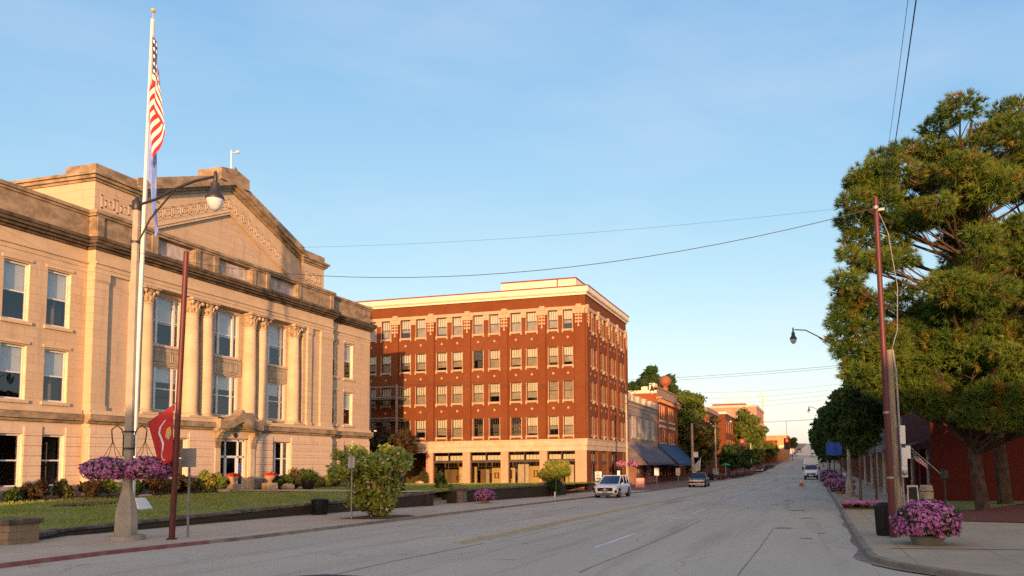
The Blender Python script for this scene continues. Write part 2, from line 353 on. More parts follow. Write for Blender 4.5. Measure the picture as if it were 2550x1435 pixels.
def wallgrid(mb, F, u0, u1, z0, z1, ops, d=0, depth=.3):
    us = sorted({u0, u1, *[o[0] for o in ops], *[o[1] for o in ops]}); zs = sorted({z0, z1, *[o[2] for o in ops], *[o[3] for o in ops]})
    us = [u for u in us if u0 <= u <= u1]; zs = [z for z in zs if z0 <= z <= z1]
    for a, b in zip(us, us[1:]):
        for c, e in zip(zs, zs[1:]):
            mu, mz = (a + b) / 2, (c + e) / 2
            if any(o[0] < mu < o[1] and o[2] < mz < o[3] for o in ops): continue
            mb.quad(F.p(a, c, d), F.p(b, c, d), F.p(b, e, d), F.p(a, e, d))
    for a, b, c, e in ops:
        i = d - depth
        mb.quad(F.p(a, c, d), F.p(a, e, d), F.p(a, e, i), F.p(a, c, i)); mb.quad(F.p(b, c, d), F.p(b, c, i), F.p(b, e, i), F.p(b, e, d))
        mb.quad(F.p(a, e, d), F.p(b, e, d), F.p(b, e, i), F.p(a, e, i)); mb.quad(F.p(a, c, d), F.p(a, c, i), F.p(b, c, i), F.p(b, c, d))
R = random.Random(7)
def window(par, F, u0, u1, z0, z1, d, fm, blind=.5, muntins=0, side=0, fw=.07, glass=None, bm=None, lower=None, rail=.5, sill=None):
    """double-hung window: frame (thing's part) > pane, blind"""
    f = MB(); D0, D1 = d, d + .07
    f.fbox(F, u0, u0 + fw, z0, z1, D0, D1); f.fbox(F, u1 - fw, u1, z0, z1, D0, D1)
    f.fbox(F, u0 + fw, u1 - fw, z1 - fw, z1, D0, D1); f.fbox(F, u0 + fw, u1 - fw, z0, z0 + fw, D0, D1)
    zr = z0 + (z1 - z0) * rail
    f.fbox(F, u0 + fw, u1 - fw, zr - .035, zr + .035, D0 + .01, D1 - .012)
    for i in range(muntins):
        u = u0 + fw + (u1 - u0 - 2 * fw) * (i + 1) / (muntins + 1)
        f.fbox(F, u - .016, u + .016, zr + .035, z1 - fw, D0 + .012, D1 - .02)
    if side:
        for u in (u0 + side, u1 - side): f.fbox(F, u - fw, u + fw, z0 + fw, z1 - fw, D0 - .005, D1 + .03)
    fo = f.build('window', fm, par)
    g = MB(); g.quad(F.p(u0 + fw, z0 + fw, d + .03), F.p(u1 - fw, z0 + fw, d + .03), F.p(u1 - fw, z1 - fw, d + .03), F.p(u0 + fw, z1 - fw, d + .03))
    g.build('pane', glass or GLASS, fo)
    if blind > 0 or lower:
        b = MB(); zb = z1 - (z1 - z0) * blind; a0, a1 = u0 + fw * .6, u1 - fw * .6
        b.fbox(F, a0, a1, zb, z1 - .03, d - .07, d - .05)
        if lower: b.k = 1; b.fbox(F, a0, a1, z0 + .03 + lower[1] * (z1 - z0), zb - .002, d - .07, d - .052)
        b.build('blind', [bm or BLINDG] + ([lower[0]] if lower else []), fo)
    return fo

# ================================================================== GROUND
def strip(name, xl, xr, ys, dz, m, both=None):
    """a sheet following the street profile between xl(y) and xr(y)"""
    b = MB(); fx = lambda f, y: f(y) if callable(f) else f
    for y0, y1 in zip(ys, ys[1:]):
        b.quad((fx(xl, y0), y0, gz(y0) + dz), (fx(xr, y0), y0, gz(y0) + dz), (fx(xr, y1), y1, gz(y1) + dz), (fx(xl, y1), y1, gz(y1) + dz))
    return struct(b.build(name, m))
YS = sorted(set([-120, -80, -28, -14, 0, 6, 13, 15, 18, 20, 25, 30, 36, 45, 56, 60, 73, 75, 90, 106, 120, 135, 150, 160, 175, 185, 200, 225, 250, 267, 275, 300, 350, 400, 500, 600, 660, 700]))
EARTH = mat('dry_earth', (.13, .11, .07), .95, (.08, .085, .04), .05)
strip('ground', -900, 900, [-400] + YS + [760, 900], -.08, EARTH)
strip('road', lambda y: kl(y), KR, [y for y in YS if y >= -120], 0, ROAD)
strip('cross_road', -120, lambda y: -16.3, [-14, 0, 6], 0.0, ROAD)
strip('cross_road', 1.0, 120, [-14, 0, 6, 13, 18], -.004, ROAD)
b = MB(); b.quad((-13, 10, gz(10) + .004), (-3.2, 9.0, gz(9) + .004), (-3.4, 12.25, gz(12.2) + .006), (-8.9, 12.95, gz(13) + .006))
struct(b.build('road_patch', mat('fresh_asphalt', (.045, .04, .04), .85, (.07, .06, .06), 3, bump=.3)))
# kerbs and pavements
def kerb(name, fx, side, ys, m):
    b = MB(); w = .16
    for y0, y1 in zip(ys, ys[1:]):
        x0, x1 = fx(y0), fx(y1); g0, g1 = gz(y0), gz(y1)
        b.hexa([(x0, y0, g0 - .05), (x0 + side * w, y0, g0 - .05), (x1 + side * w, y1, g1 - .05), (x1, y1, g1 - .05),
                (x0 + side * .02, y0, g0 + SW), (x0 + side * w, y0, g0 + SW), (x1 + side * w, y1, g1 + SW), (x1 + side * .02, y1, g1 + SW)])
    return struct(b.build(name, m))
kerb('kerb_red', lambda y: kl(y), -1, [6, 13, 15, 18.3], KERBRED)
kerb('kerb', lambda y: kl(y), -1, [18.3] + [y for y in YS if 19 < y <= 600], KERB)
kerb('kerb', lambda y: KR, 1, [18] + [y for y in YS if 19 < y <= 600], KERB)
strip('pavement', -23.2, lambda y: kl(y) - .16, [6, 13, 15, 18, 20, 25, 30, 36, 45, 56, 60, 73, 75], SW - .004, WALK)
strip('pavement', -22.05, lambda y: kl(y) - .16, [75, 90, 106, 120, 135, 150, 160, 175, 200, 225, 250, 267, 300, 350, 400, 500, 600], SW - .004,
      walkmat('brick_pavement', (.27, .15, .11), (.24, .135, .1), 2, 2))
strip('pavement', lambda y: KR + .16, 60, [18, 20, 25, 30, 36, 45, 56, 60], SW - .004, WALKR)
strip('pavement', lambda y: KR + .16, 6.3, [60, 73, 75, 90, 106, 120, 150, 175, 200, 250, 300, 350, 400, 500, 600], SW - .004, WALK)
# rounded corner at lower right
b = MB(); k = MB(); cx, cy, r = 6.0, 18.0, 5.0; N = 14
arc = [(cx - r * math.cos(math.pi / 2 * i / N), cy - r * math.sin(math.pi / 2 * i / N)) for i in range(N + 1)]
arci = [(cx - (r - .16) * math.cos(math.pi / 2 * i / N), cy - (r - .16) * math.sin(math.pi / 2 * i / N)) for i in range(N + 1)]
for (a, c), (ai, ci) in zip(zip(arc, arc[1:]), zip(arci, arci[1:])):
    z = lambda q: gz(q[1])
    k.hexa([(a[0], a[1], z(a) - .05), (c[0], c[1], z(c) - .05), (ci[0], ci[1], z(ci) - .05), (ai[0], ai[1], z(ai) - .05),
            (a[0], a[1], z(a) + SW), (c[0], c[1], z(c) + SW), (ci[0], ci[1], z(ci) + SW), (ai[0], ai[1], z(ai) + SW)])
    b.quad((ai[0], ai[1], z(ai) + SW - .004), (ci[0], ci[1], z(ci) + SW - .004), (ci[0], 18, gz(18) + SW - .004), (ai[0], 18, gz(18) + SW - .004))
k.box(6.0, 60, 13.0, 13.16, -.1, gz(13) + SW); b.quad((6, 13.16, SW - .004), (60, 13.16, SW - .004), (60, 18, gz(18) + SW - .004), (6, 18, gz(18) + SW - .004))
struct(k.build('kerb', KERB)); struct(b.build('pavement', WALKR))
b = MB(); b.quad((1.6, 19.1, gz(19.1) + SW + .001), (9, 19.3, gz(19.3) + SW + .001), (9, 19.42, gz(19.42) + SW + .001), (1.6, 19.2, gz(19.2) + SW + .001)); struct(b.build('pavement_line', mat('red_brick_joint', (.17, .05, .04), .9)))
# rust and dirt along the right gutter
b = MB(); gp_ = []
for i in range(90):
    y = 14.6 + i * .22; x = 1.02 if y > 18 else 6 - math.sqrt(max(0, 25 - (18 - y) ** 2)) - .02
    w = .12 + .05 * math.sin(i * .23) + .03 * math.sin(i * .41 + 1) + (.14 * math.exp(-((i - 14) / 9) ** 2)); gp_.append((x, y, max(.03, w)))
for (x0, y0, w0), (x1, y1, w1) in zip(gp_, gp_[1:]): b.quad((x0 - w0, y0, gz(y0) + .004), (x0, y0, gz(y0) + .004), (x1, y1, gz(y1) + .004), (x1 - w1, y1, gz(y1) + .004))
struct(b.build('gutter_dirt', mat('gutter_dirt', (.2, .14, .1), .95, (.3, .23, .17), 3)))
# road markings
def mark(name, rects, m, dz=.005):
    b = MB()
    for x0, x1, y0, y1 in rects:
        ys = [y0] + [y for y in YS if y0 < y < y1] + [y1]
        for a, c in zip(ys, ys[1:]): b.quad((x0, a, gz(a) + dz), (x1, a, gz(a) + dz), (x1, c, gz(c) + dz), (x0, c, gz(c) + dz))
    return struct(b.build(name, m))
mark('road_marking_yellow', [(-9.66, -9.5, 19.8, 120), (-9.36, -9.2, 19.6, 118), (-7.6, -7.5, 90, 145)], YELL)
mark('road_marking_white', [(-5.46, -5.34, 19, 23.6), (-5.4, -5.28, 34.3, 38.8), (-5.4, -5.28, 51, 56), (-5.4, -5.28, 66, 71), (-12.9, -12.84, 14, 19), (-12.9, -12.84, 27, 31), (-12.9, -12.84, 40, 45)], WHLINE)
mark('road_seam', [(-8.75, -8.7, 12.5, 19.8), (-8.55, -8.53, 20, 30), (-4.3, -4.26, 14, 30), (-1.4, -1.37, 14, 26)], mat('tar_seam', (.34, .27, .2), .85))
mark('intersection_strip', [(kl(168), 1, 167.5, 168.6)], mat('dark_strip', (.04, .04, .04), .9))  # plain dark strip across the road at the intersection
b = MB()
for (x, y, w, l) in ((-1.1, 26.5, .8, .28), (-.3, 22.6, .45, .12), (-.9, 38, .9, .3), (-.4, 32, .6, .3), (-1.6, 50, .8, .5), (.1, 24.5, .3, .15), (-2.2, 45, .5, .4)):
    pts = [(x + w * .5 * math.cos(a) * R.uniform(.7, 1), y + l * math.sin(a) * R.uniform(.6, 1.1), gz(y) + .006) for a in [i * math.pi / 6 for i in range(12)]]
    b.add(pts, [tuple(range(12))])
struct(b.build('oil_stains', mat('oil_stain', (.06, .055, .05), .6, (.1, .09, .085), 4)))

# lawn in front of the courthouse
def wtop(y): return float(np.interp(y, [14, 18.5, 29, 40, 44, 61, 70], [.15, .22, .33, .5, .54, .42, .3]))
def wx(y): return float(np.interp(y, [10, 16.6, 19, 30, 40, 61, 72], [-21.2, -21.1, -22.4, -22.5, -21.2, -19.9, -19.9]))
def lawnz(x, y):
    a, c = wtop(y) - .03, float(np.interp(y, [15, 35, 55, 62, 75], [.7, .6, .55, .45, .18]))
    t = min(1, max(0, (wx(y) - .35 - x) / 12)); t = t * t * (3 - 2 * t)
    return a + (c - a) * t
b = MB(); yy = [12 + i * .9 for i in range(71)]; n = 18
V = []
for y in yy:
    x0 = wx(y) - .35; x1 = -36.2 if y < 62 else -58
    for i in range(n + 1):
        x = x0 + (x1 - x0) * i / n; V.append((x, y, lawnz(x, y) + .03 * math.sin(x * 1.7 + y) * math.sin(y * .9)))
b.add(V, [(j * (n + 1) + i, (j + 1) * (n + 1) + i, (j + 1) * (n + 1) + i + 1, j * (n + 1) + i + 1) for j in range(len(yy) - 1) for i in range(n)])
struct(b.build('lawn', LAWN, smooth=60))
# grass blades over the lawn
def grass(name, n, xf, y0, y1, m, seed, h=.07):
    rs = np.random.RandomState(seed); P = []
    ys = y0 + (y1 - y0) * rs.rand(n) ** 1.3; 
    v = np.zeros((n, 3, 3)); 
    for i in range(n):
        a, c = xf(ys[i]); x = a + (c - a) * rs.rand(); z = lawnz(x, ys[i]) - .01
        an = rs.rand() * 6.28; w = .018 + .02 * rs.rand(); hh = h * (.5 + rs.rand()); lx, ly = (rs.rand(2) - .5) * .06
        v[i, 0] = (x - w * math.cos(an), ys[i] - w * math.sin(an), z); v[i, 1] = (x + w * math.cos(an), ys[i] + w * math.sin(an), z); v[i, 2] = (x + lx, ys[i] + ly, z + hh)
    return rawmesh(name, v.reshape(-1, 3), 3, m)
def rawmesh(name, v, k, m, parent=None):
    n = len(v) // k; me = bpy.data.meshes.new(name)
    me.vertices.add(len(v)); me.vertices.foreach_set('co', np.asarray(v, np.float32).ravel())
    me.loops.add(len(v)); me.loops.foreach_set('vertex_index', np.arange(len(v), dtype=np.int32))
    me.polygons.add(n); me.polygons.foreach_set('loop_start', np.arange(0, len(v), k, dtype=np.int32)); me.polygons.foreach_set('loop_total', np.full(n, k, np.int32))
    me.materials.append(m); me.update(calc_edges=True); me.validate()
    o = bpy.data.objects.new(name, me); COL.objects.link(o)
    if parent is not None: link(o, parent)
    return o
GRASS = leafmat('grass_blades', (.23, .31, .055), (.32, .36, .08), (.44, .36, .12), .3, .35)
g = grass('grass', 60000, lambda y: (wx(y) - .4, -35.6 if y < 61 else -45), 14, 74.5, GRASS, 3)
tag(g, 'short mown grass covering the courthouse lawn', 'grass', kind='stuff')
# bare earth patches, garden bed by the wall
b = MB()
for (cx, cy, rx, ry) in ((-30.5, 27.5, .6, 2.6), (-34.6, 31, .9, 3.0)):
    pts = [(cx + rx * math.cos(a) * R.uniform(.7, 1.1), cy + ry * math.sin(a) * R.uniform(.7, 1.1)) for a in [i * math.pi / 8 for i in range(16)]]
    b.add([(x, y, lawnz(x, y) + .05) for x, y in pts], [tuple(range(16))])
struct(b.build('bare_soil', SOIL))
b = MB(); ys = [26 + i for i in range(33)]
for y0, y1 in zip(ys, ys[1:]):
    if 40.6 <= y0 <= 43.5: continue
    b.quad((-34.5, y0, lawnz(-34.5, y0) + .06), (-35.98, y0, lawnz(-36, y0) + .1), (-35.98, y1, lawnz(-36, y1) + .1), (-34.5 - .2 * math.sin(y1), y1, lawnz(-34.5, y1) + .06))
struct(b.build('flower_bed', SOIL))
# path from the door to the gap in the wall
b = MB(); 
for x0, x1 in zip([-22.3 - i * 1.0 for i in range(14)], [-23.3 - i * 1.0 for i in range(14)]):
    b.quad((x0, 40.7, lawnz(x0, 42) + .05), (x0, 43.5, lawnz(x0, 42) + .05), (x1, 43.5, lawnz(x1, 42) + .05), (x1, 40.7, lawnz(x1, 42) + .05))
struct(b.build('path', WALK))
# mulch bed and grass at the right corner
def blob(name, pts, z, m):
    b = MB(); cx = sum(p[0] for p in pts) / len(pts); cy = sum(p[1] for p in pts) / len(pts)
    V = [(cx, cy, gz(cy) + z + .08)] + [(x, y, gz(y) + z) for x, y in pts]; n = len(pts)
    b.add(V, [(0, i + 1, (i + 1) % n + 1) for i in range(n)]); return struct(b.build(name, m, smooth=80))
blob('mulch_bed', [(4.75, 29.2), (6.5, 28.6), (9, 28.9), (13, 29.5), (20, 33), (20, 44), (9.3, 45.2), (7, 42.3), (5.7, 36.5), (4.8, 33), (4.6, 31)], SW + .02, MULCH)
blob('grass_verge', [(5.0, 34), (6.4, 37), (6.9, 42), (9.3, 45), (20, 44.5), (20, 47.5), (6.4, 47.5), (5.2, 41)], SW + .012, LAWN)

# ================================================================== COURTHOUSE
def meander(mb, P, u0, u1, z0, h, slope=0, t=.018, pitch=None):
    """raised greek key band; P(u,z,d) maps to space"""
    def bar(a, c, e, f):   # a..c in u, e..f in z
        q = lambda u, z, d: P(u, z0 + z + slope * (u - u0), d)
        mb.hexa([q(a, e, t), q(c, e, t), q(c, e, -.02), q(a, e, -.02), q(a, f, t), q(c, f, t), q(c, f, -.02), q(a, f, -.02)])
    w = h * .07; pitch = pitch or h * 1.0; n = max(1, int(abs(u1 - u0) / pitch)); s = 1 if u1 > u0 else -1; p = (u1 - u0) / n
    bar(min(u0, u1), max(u0, u1), -w * 1.6, -w * .8); bar(min(u0, u1), max(u0, u1), h + w * .8, h + w * 1.6)
    for i in range(n):
        a = u0 + p * i; X = lambda f: a + p * f
        def br(f0, f1, e, f): bar(min(X(f0), X(f1)), max(X(f0), X(f1)), e * h, f * h)
        k = .09
        br(.04, .04 + k, 0, 1); br(.04, .9, .91, 1); br(.9 - k, .9, .18, 1); br(.3, .9, .18, .27); br(.3, .3 + k, .18, .72); br(.3, .66, .63, .72); br(.66 - k, .66, .42, .72)
        br(.04 - (.16 if i else 0), .04 + k, 0, .09)
CT = thing('courthouse', 'long sandstone courthouse with pediment, columns and lawn in front', 'courthouse', (-36, 42.3, .5))
F = Fr((-36, 0, 0), (0, 1, 0), (1, 0, 0))
YL = 22.0; YR = 58.85; C0, C1 = 31.85, 52.8; WD = -.5
BK = -22.0   # back of the building (d)
bays = (37.2, 42.1, 46.9); BH = 1.08
wl = [(23.0, 24.25), (25.25, 26.5), (27.5, 28.78), (29.68, 30.95)]; wr = [(52.93, 54.1), (55.08, 56.32)]
F1 = (1.25, 3.8); F2 = (5.42, 8.03); F3 = (9.2, 12.03)
w = MB()
for (a, c, ws) in ((YL, C0, wl), (C1, YR, wr)):
    ops = [(x0, x1, z0, z1) for x0, x1 in ws for z0, z1 in (F2, F3)]
    wallgrid(w, F, a, c, 4.45, 12.4, ops, WD, .22)
w.quad(F.p(C0, .4, WD), F.p(C0, .4, 0), F.p(C0, 12.4, 0), F.p(C0, 12.4, WD)); w.quad(F.p(C1, .4, 0), F.p(C1, .4, WD), F.p(C1, 12.4, WD), F.p(C1, 12.4, 0))
# central recess and antae
wallgrid(w, F, 35.0, 49.3, 4.45, 12.4, [(c - BH, c + BH, z0, z1) for c in bays for z0, z1 in ((5.42, 8.0), (9.25, 12.1))], -.6, .2)
for a, c in ((C0, 35.0), (49.3, C1)):
    w.quad(F.p(a, 4.45, -.14), F.p(c, 4.45, -.14), F.p(c, 12.4, -.14), F.p(a, 12.4, -.14))
w.quad(F.p(35.0, 4.45, -.14), F.p(35.0, 4.45, -.6), F.p(35.0, 12.4, -.6), F.p(35.0, 12.4, -.14)); w.quad(F.p(49.3, 4.45, -.6), F.p(49.3, 4.45, -.14), F.p(49.3, 12.4, -.14), F.p(49.3, 12.4, -.6))
# ends and back
for u in (YL, YR): w.quad(F.p(u, .3, WD), F.p(u, .3, BK), F.p(u, 14.2, BK), F.p(u, 14.2, WD))
w.quad(F.p(YL, .3, BK), F.p(YR, .3, BK), F.p(YR, 14.2, BK), F.p(YL, 14.2, BK))
w.build('wall', STONE, CT)
g = MB()   # rusticated ground floor
def rust(a, c, ops, d):
    wallgrid(g, F, a, c, .35, 4.45, ops, d, .35)
    # course grooves: each course stands proud of the joint plane
    zs = [1.3 + i * .485 for i in range(6)]
    us = [(x0, x1, z0, z1) for x0, x1, z0, z1 in ops]
    for z0 in zs:
        z1 = min(z0 + .448, 4.4); segs = [(a + .001, c - .001)]
        for x0, x1, q0, q1 in us:
            if q0 < z1 - .05 and q1 > z0 + .05:
                segs = [s for (p, q) in segs for s in ((p, min(q, x0)), (max(p, x1), q)) if s[1] - s[0] > .05]
        for p, q in segs: g.fbox(F, p, q, z0, z1, d - .02, d + .06)
rust(YL, C0, [(x0, x1, *F1) for x0, x1 in wl], WD)
rust(C1, YR, [(x0, x1, *F1) for x0, x1 in wr], WD)
rust(C0, C1, [(36.55, 38.5, 1.5, 3.84), (45.95, 47.95, 1.5, 3.84), (41.0, 43.65, .5, 3.95)], 0)
g.build('ground_floor_wall', STONE_G, CT)
p = MB()
for a, c, d in ((YL - .06, C0 - .001, WD), (C1 + .001, YR + .06, WD), (C0 - .06, 40.2, 0), (44.2, C1 + .06, 0)): p.fbox(F, a, c, .3, 1.15, d - .1, d + .12); p.fbox(F, a, c, 1.15, 1.28, d - .1, d + .07)
p.build('plinth', mat('weathered_plinth_stone', (.36, .28, .22), .9, (.22, .17, .13), 2.5, bump=.4), CT)
# belt course
bc = MB(); bl = MB()
for a, c, d in ((YL - .2, C0, WD), (C1, YR + .2, WD), (C0 - .2, C1 + .2, 0)):
    bc.fbox(F, a, c, 4.42, 4.56, d - .1, d + .14); bc.fbox(F, a, c, 4.56, 4.88, d - .1, d + .28)
    bl.fbox(F, a - .02, c + .02, 4.88, 4.93, d - .1, d + .32)
    bl.fbox(F, a + .1, c - .1, 4.93, 5.12, d - .1, d + .12)
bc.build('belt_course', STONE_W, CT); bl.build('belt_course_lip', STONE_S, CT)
# pilasters
for a, c in ((C0, 32.72), (34.12, 34.62), (49.68, 50.2), (51.3, C1)):
    ps = MB(); a2, c2 = a + (0.0005), c
    ps.fbox(F, a2, c2, 5.12, 11.9, -.16, .0); ps.fbox(F, a2 - .03, c2 + .03, 11.95, 12.38, -.16, .05); ps.fbox(F, a2 - .03, c2 + .03, 5.12, 5.35, -.16, .06); ps.fbox(F, a2 - .01, c2 + .01, 11.85, 11.97, -.16, .02)
    ps.build('pilaster', STONE, CT)
# columns
def column(u, d):
    base = F.p(u, 5.12, d); o = MB()
    o.lathe([(.445, .3), (.452, 2.2), (.44, 3.8), (.41, 5.2), (.385, 6.25), (.42, 6.27), (.42, 6.33), (.38, 6.35)], base, 20)
    c = o.build('column', STONE_S, CT, smooth=40)
    k = MB(); k.box(base[0] - .56, base[0] + .56, base[1] - .56, base[1] + .56, base[2] + .001, base[2] + .12)
    k.lathe([(.54, .12), (.57, .16), (.54, .2), (.47, .215), (.47, .245), (.51, .27), (.48, .31)], base, 20); k.build('column_base', STONE_S, c, smooth=40)
    q = MB(); q.lathe([(.38, 6.33), (.37, 6.6), (.4, 6.9), (.47, 7.1)], base, 16)
    for ring, (z, n, rr, hh) in enumerate(((6.36, 8, .39, .3), (6.6, 8, .41, .32))):
        for i in range(n):
            a = 2 * math.pi * (i + ring * .5) / n; ca, sa = math.cos(a), math.sin(a); x, y = base[0] + rr * ca, base[1] + rr * sa; tx, ty = -sa * .1, ca * .1; Z = base[2] + z
            q.hexa([(x - tx, y - ty, Z), (x + tx, y + ty, Z), (x + tx - ca * .05, y + ty - sa * .05, Z), (x - tx - ca * .05, y - ty - sa * .05, Z),
                    (x - tx * .7 + ca * .11, y - ty * .7 + sa * .11, Z + hh), (x + tx * .7 + ca * .11, y + ty * .7 + sa * .11, Z + hh), (x + tx * .7, y + ty * .7, Z + hh), (x - tx * .7, y - ty * .7, Z + hh)])
    for i in range(4):
        a = math.pi / 4 + i * math.pi / 2; x, y = base[0] + .56 * math.cos(a), base[1] + .56 * math.sin(a)
        q.lathe([(.04, 6.86), (.11, 6.93), (.12, 7.02), (.07, 7.1)], (x, y, base[2]), 8)
    q.box(base[0] - .55, base[0] + .55, base[1] - .55, base[1] + .55, base[2] + 7.1, base[2] + 7.262)
    q.build('capital', mat('weathered_capital_stone', (.52, .38, .24), .9, (.26, .19, .12), 5, bump=.4) if 'weathered_capital_stone' not in bpy.data.materials else bpy.data.materials['weathered_capital_stone'], c, smooth=40)
for u in (35.5, 38.92, 40.08, 44.0, 45.12, 48.55): column(u, -.4)
# entablature
e = MB()
for a, c, d in ((YL, C0 - .001, WD), (C1 + .001, YR, WD), (C0, C1, 0)):
    e.fbox(F, a, c, 12.39, 12.6, -1.1, d - .02); e.fbox(F, a, c, 12.6, 12.82, -1.1, d + .02); e.fbox(F, a - .0, c + .0, 12.82, 12.92, -1.1, d + .1); e.fbox(F, a, c, 12.92, 13.55, -1.1, d + .0)
e.build('entablature', STONE_S, CT)
cn = MB()
for a, c, d in ((YL - .3, C0, WD), (C1, YR + .3, WD), (C0 - .3, C1 + .3, 0)):
    cn.fbox(F, a + .2, c - .2, 13.55, 13.68, -1.1, d + .12); cn.fbox(F, a + .1, c - .1, 13.68, 13.82, -1.1, d + .27)
    cn.fbox(F, a, c, 13.82, 13.98, -1.1, d + .42); cn.fbox(F, a - .04, c + .04, 13.98, 14.15, -1.1, d + .5)
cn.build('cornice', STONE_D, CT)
pa = MB()
for a, c, d in ((YL, C0, WD), (C1, YR, WD)):
    pa.fbox(F, a, c, 14.15, 15.35, d - .45, d)
for a, c in ((C0, 35.9), (38.55, 40.7), (43.5, 45.5), (48.3, C1)): pa.fbox(F, a, c, 14.15, 15.35, -.6, -.04)
for a, c in ((35.9, 38.55), (40.7, 43.5), (45.5, 48.3)): pa.fbox(F, a, c, 14.15, 14.42, -.6, -.08)
for a in (C0 + .02, 35.4, 38.6, 40.15, 43.55, 45.0, 48.35, C1 - .42): pa.fbox(F, a, a + .4, 14.16, 15.36, -.5, .05)
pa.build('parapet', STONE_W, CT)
pc = MB()
for a, c, d in ((YL - .1, C0, WD), (C1, YR + .1, WD), (C0 - .1, C1 + .1, -.02)):
    pc.fbox(F, a, c, 15.35, 15.48, d - .6, d + .07); pc.fbox(F, a - .05, c + .05, 15.48, 15.66, d - .6, d + .16)
pc.build('parapet_cap', STONE_W, CT)
for a, c in ((35.9, 38.55), (40.7, 43.5), (45.5, 48.3)):
    m = MB(); m.fbox(F, a, c, 14.42, 15.35, -.5, -.3); m.build('parapet_panel', mat('whitish_panel', (.55, .53, .52), .8, (.34, .26, .2), 2, stretch=(1, 1, .6)) if 'whitish_panel' not in bpy.data.materials else bpy.data.materials['whitish_panel'], CT)
# side parapets + roof
rf = MB(); rf.fbox(F, YL, YR, 14.05, 14.2, BK, -1.1); rf.build('roof', ROOFM, CT)
for u0, u1 in ((YL, YL + .4), (YR - .4, YR)):
    sp = MB(); sp.fbox(F, u0, u1, 14.15, 15.6, BK, WD - .46); sp.build('side_parapet', STONE_W, CT)
# attic blocks flanking the pediment
for (a, c) in ((32.2, 34.85), (49.75, 52.35)):
    k = MB(); k.fbox(F, a, c, 14.2, 17.42, -7, -.6); ab = k.build('attic_block', STONE, CT)
    m = MB(); meander(m, lambda u, z, d: F.p(u, z, -.6 + d), a + .35, c - .35, 16.05, .75)
    m.fbox(F, a + .2, c - .2, 15.82, 15.86, -.6, -.56); m.build('greek_key_relief', STONE_S, ab)
    k = MB(); k.fbox(F, a - .08, c + .08, 17.42, 17.55, -7, -.5); k.fbox(F, a - .2, c + .2, 17.55, 17.72, -7, -.38); k.fbox(F, a - .32, c + .32, 17.72, 17.88, -7, -.26)
    k.fbox(F, a - .02, c + .02, 17.88, 18.38, -2.6, -.55); k.build('attic_cornice', STONE_W, ab)
# pediment
gp = lambda u, z, d: F.p(u, z, -.8 + d)
A = (42.3, 20.9); sl_ = .385
pd = MB(); pd.prism([(34.85, 14.2), (49.75, 14.2), (49.75, A[1] - sl_ * (49.75 - 42.3)), A, (34.85, A[1] - sl_ * (42.3 - 34.85))], gp, -5.5, -.12)
pdo = pd.build('pediment', STONE, CT)
fr = MB()   # frieze field along the rakes stands 12 cm proud of the tympanum
for s in (-1, 1):
    lo = lambda t: (42.3 + s * t, 18.75 - .46 * t); hi = lambda t: (42.3 + s * t, A[1] - .55 - sl_ * t)
    ts = [0, 2, 4, 6.15, 7.4]
    for t0, t1 in zip(ts, ts[1:]):
        q = [lo(t0), lo(t1), hi(t1), hi(t0)]
        if t1 > 6.2: q[0] = (42.3 + s * t0, 15.7); q[1] = (42.3 + s * t1, 15.7)
        fr.prism(q, gp, -.14, 0)
    # thin mouldings
    for off in (.0, .16):
        a0, a1 = lo(0), lo(6.1)
        fr.prism([(a0[0], a0[1] + off), (a1[0], a1[1] + off), (a1[0], a1[1] + off + .06), (a0[0], a0[1] + off + .06)], gp, -.02, .05)
fr.build('pediment_frieze', STONE_S, pdo)
m = MB()
meander(m, gp, 42.25, 48.2, 19.15, .62, -.435); meander(m, lambda u, z, d: gp(84.6 - u, z, d), 42.35, 48.3, 19.15, .62, -.435)
m.build('greek_key_relief', STONE_S, pdo)
rk = MB()
for s in (-1, 1):
    for (z0, z1, d1, ex) in ((-.56, -.38, .15, 0), (-.38, -.2, .32, .0), (-.2, .02, .5, 0), (.02, .5, .3, 0)):
        rk.prism([(42.3, A[1] + z0 + .0005), (42.3 + s * 7.5, A[1] + z0 - sl_ * 7.5), (42.3 + s * 7.5, A[1] + z1 - sl_ * 7.5), (42.3, A[1] + z1)], gp, -1.2 if s < 0 else -1.203, d1 + (.002 if s < 0 else 0))
rk.prism([(41.0, 20.7), (43.6, 20.7), (43.6, 21.45), (42.3, 21.75), (41.0, 21.45)], gp, -1.4, .45)
rk.build('pediment_cornice', STONE_W, pdo)
# windows, each with its own sill
def sub(parent, name, m, *boxes):
    k = MB()
    for F_, *b_ in boxes: k.fbox(F_, *b_)
    return k.build(name, m, parent)
for a, c in wl + wr:
    for (z0, z1), bl_ in ((F1, .0), (F2, .48), (F3, .48)):
        wo = window(CT, F, a, c, z0, z1, WD - .22, WFRAME, bl_ if bl_ else 0, fw=.1, bm=BLINDG)
        if bl_: sub(wo, 'sill', STONE_S, (F, a - .12, c + .12, z0 - .16, z0 - .001, WD - .2, WD + .1)); sub(wo, 'lintel', STONE_S, (F, a - .1, c + .1, z1 + .08, z1 + .22, WD - .05, WD + .06))
        if bl_ or True:
            sub(wo, 'reveal', CREAMREV, (F, c - .018, c + .0, z0, z1, WD - .2, WD - .005))
for c in bays:
    for z0, z1, bf in ((5.42, 8.0, .35), (9.25, 12.1, .55)):
        wo = window(CT, F, c - BH, c + BH, z0, z1, -.8, WFRAME, bf, side=.45, fw=.075, bm=BLINDG)
        sub(wo, 'sill', STONE_S, (F, c - BH - .05, c + BH + .05, z0 - .14, z0 - .001, -.7, -.5))
for a, c in ((36.55, 38.5), (45.95, 47.95)): window(CT, F, a, c, 1.5, 3.84, -.35, WFRAME, .0, side=.6, fw=.07)
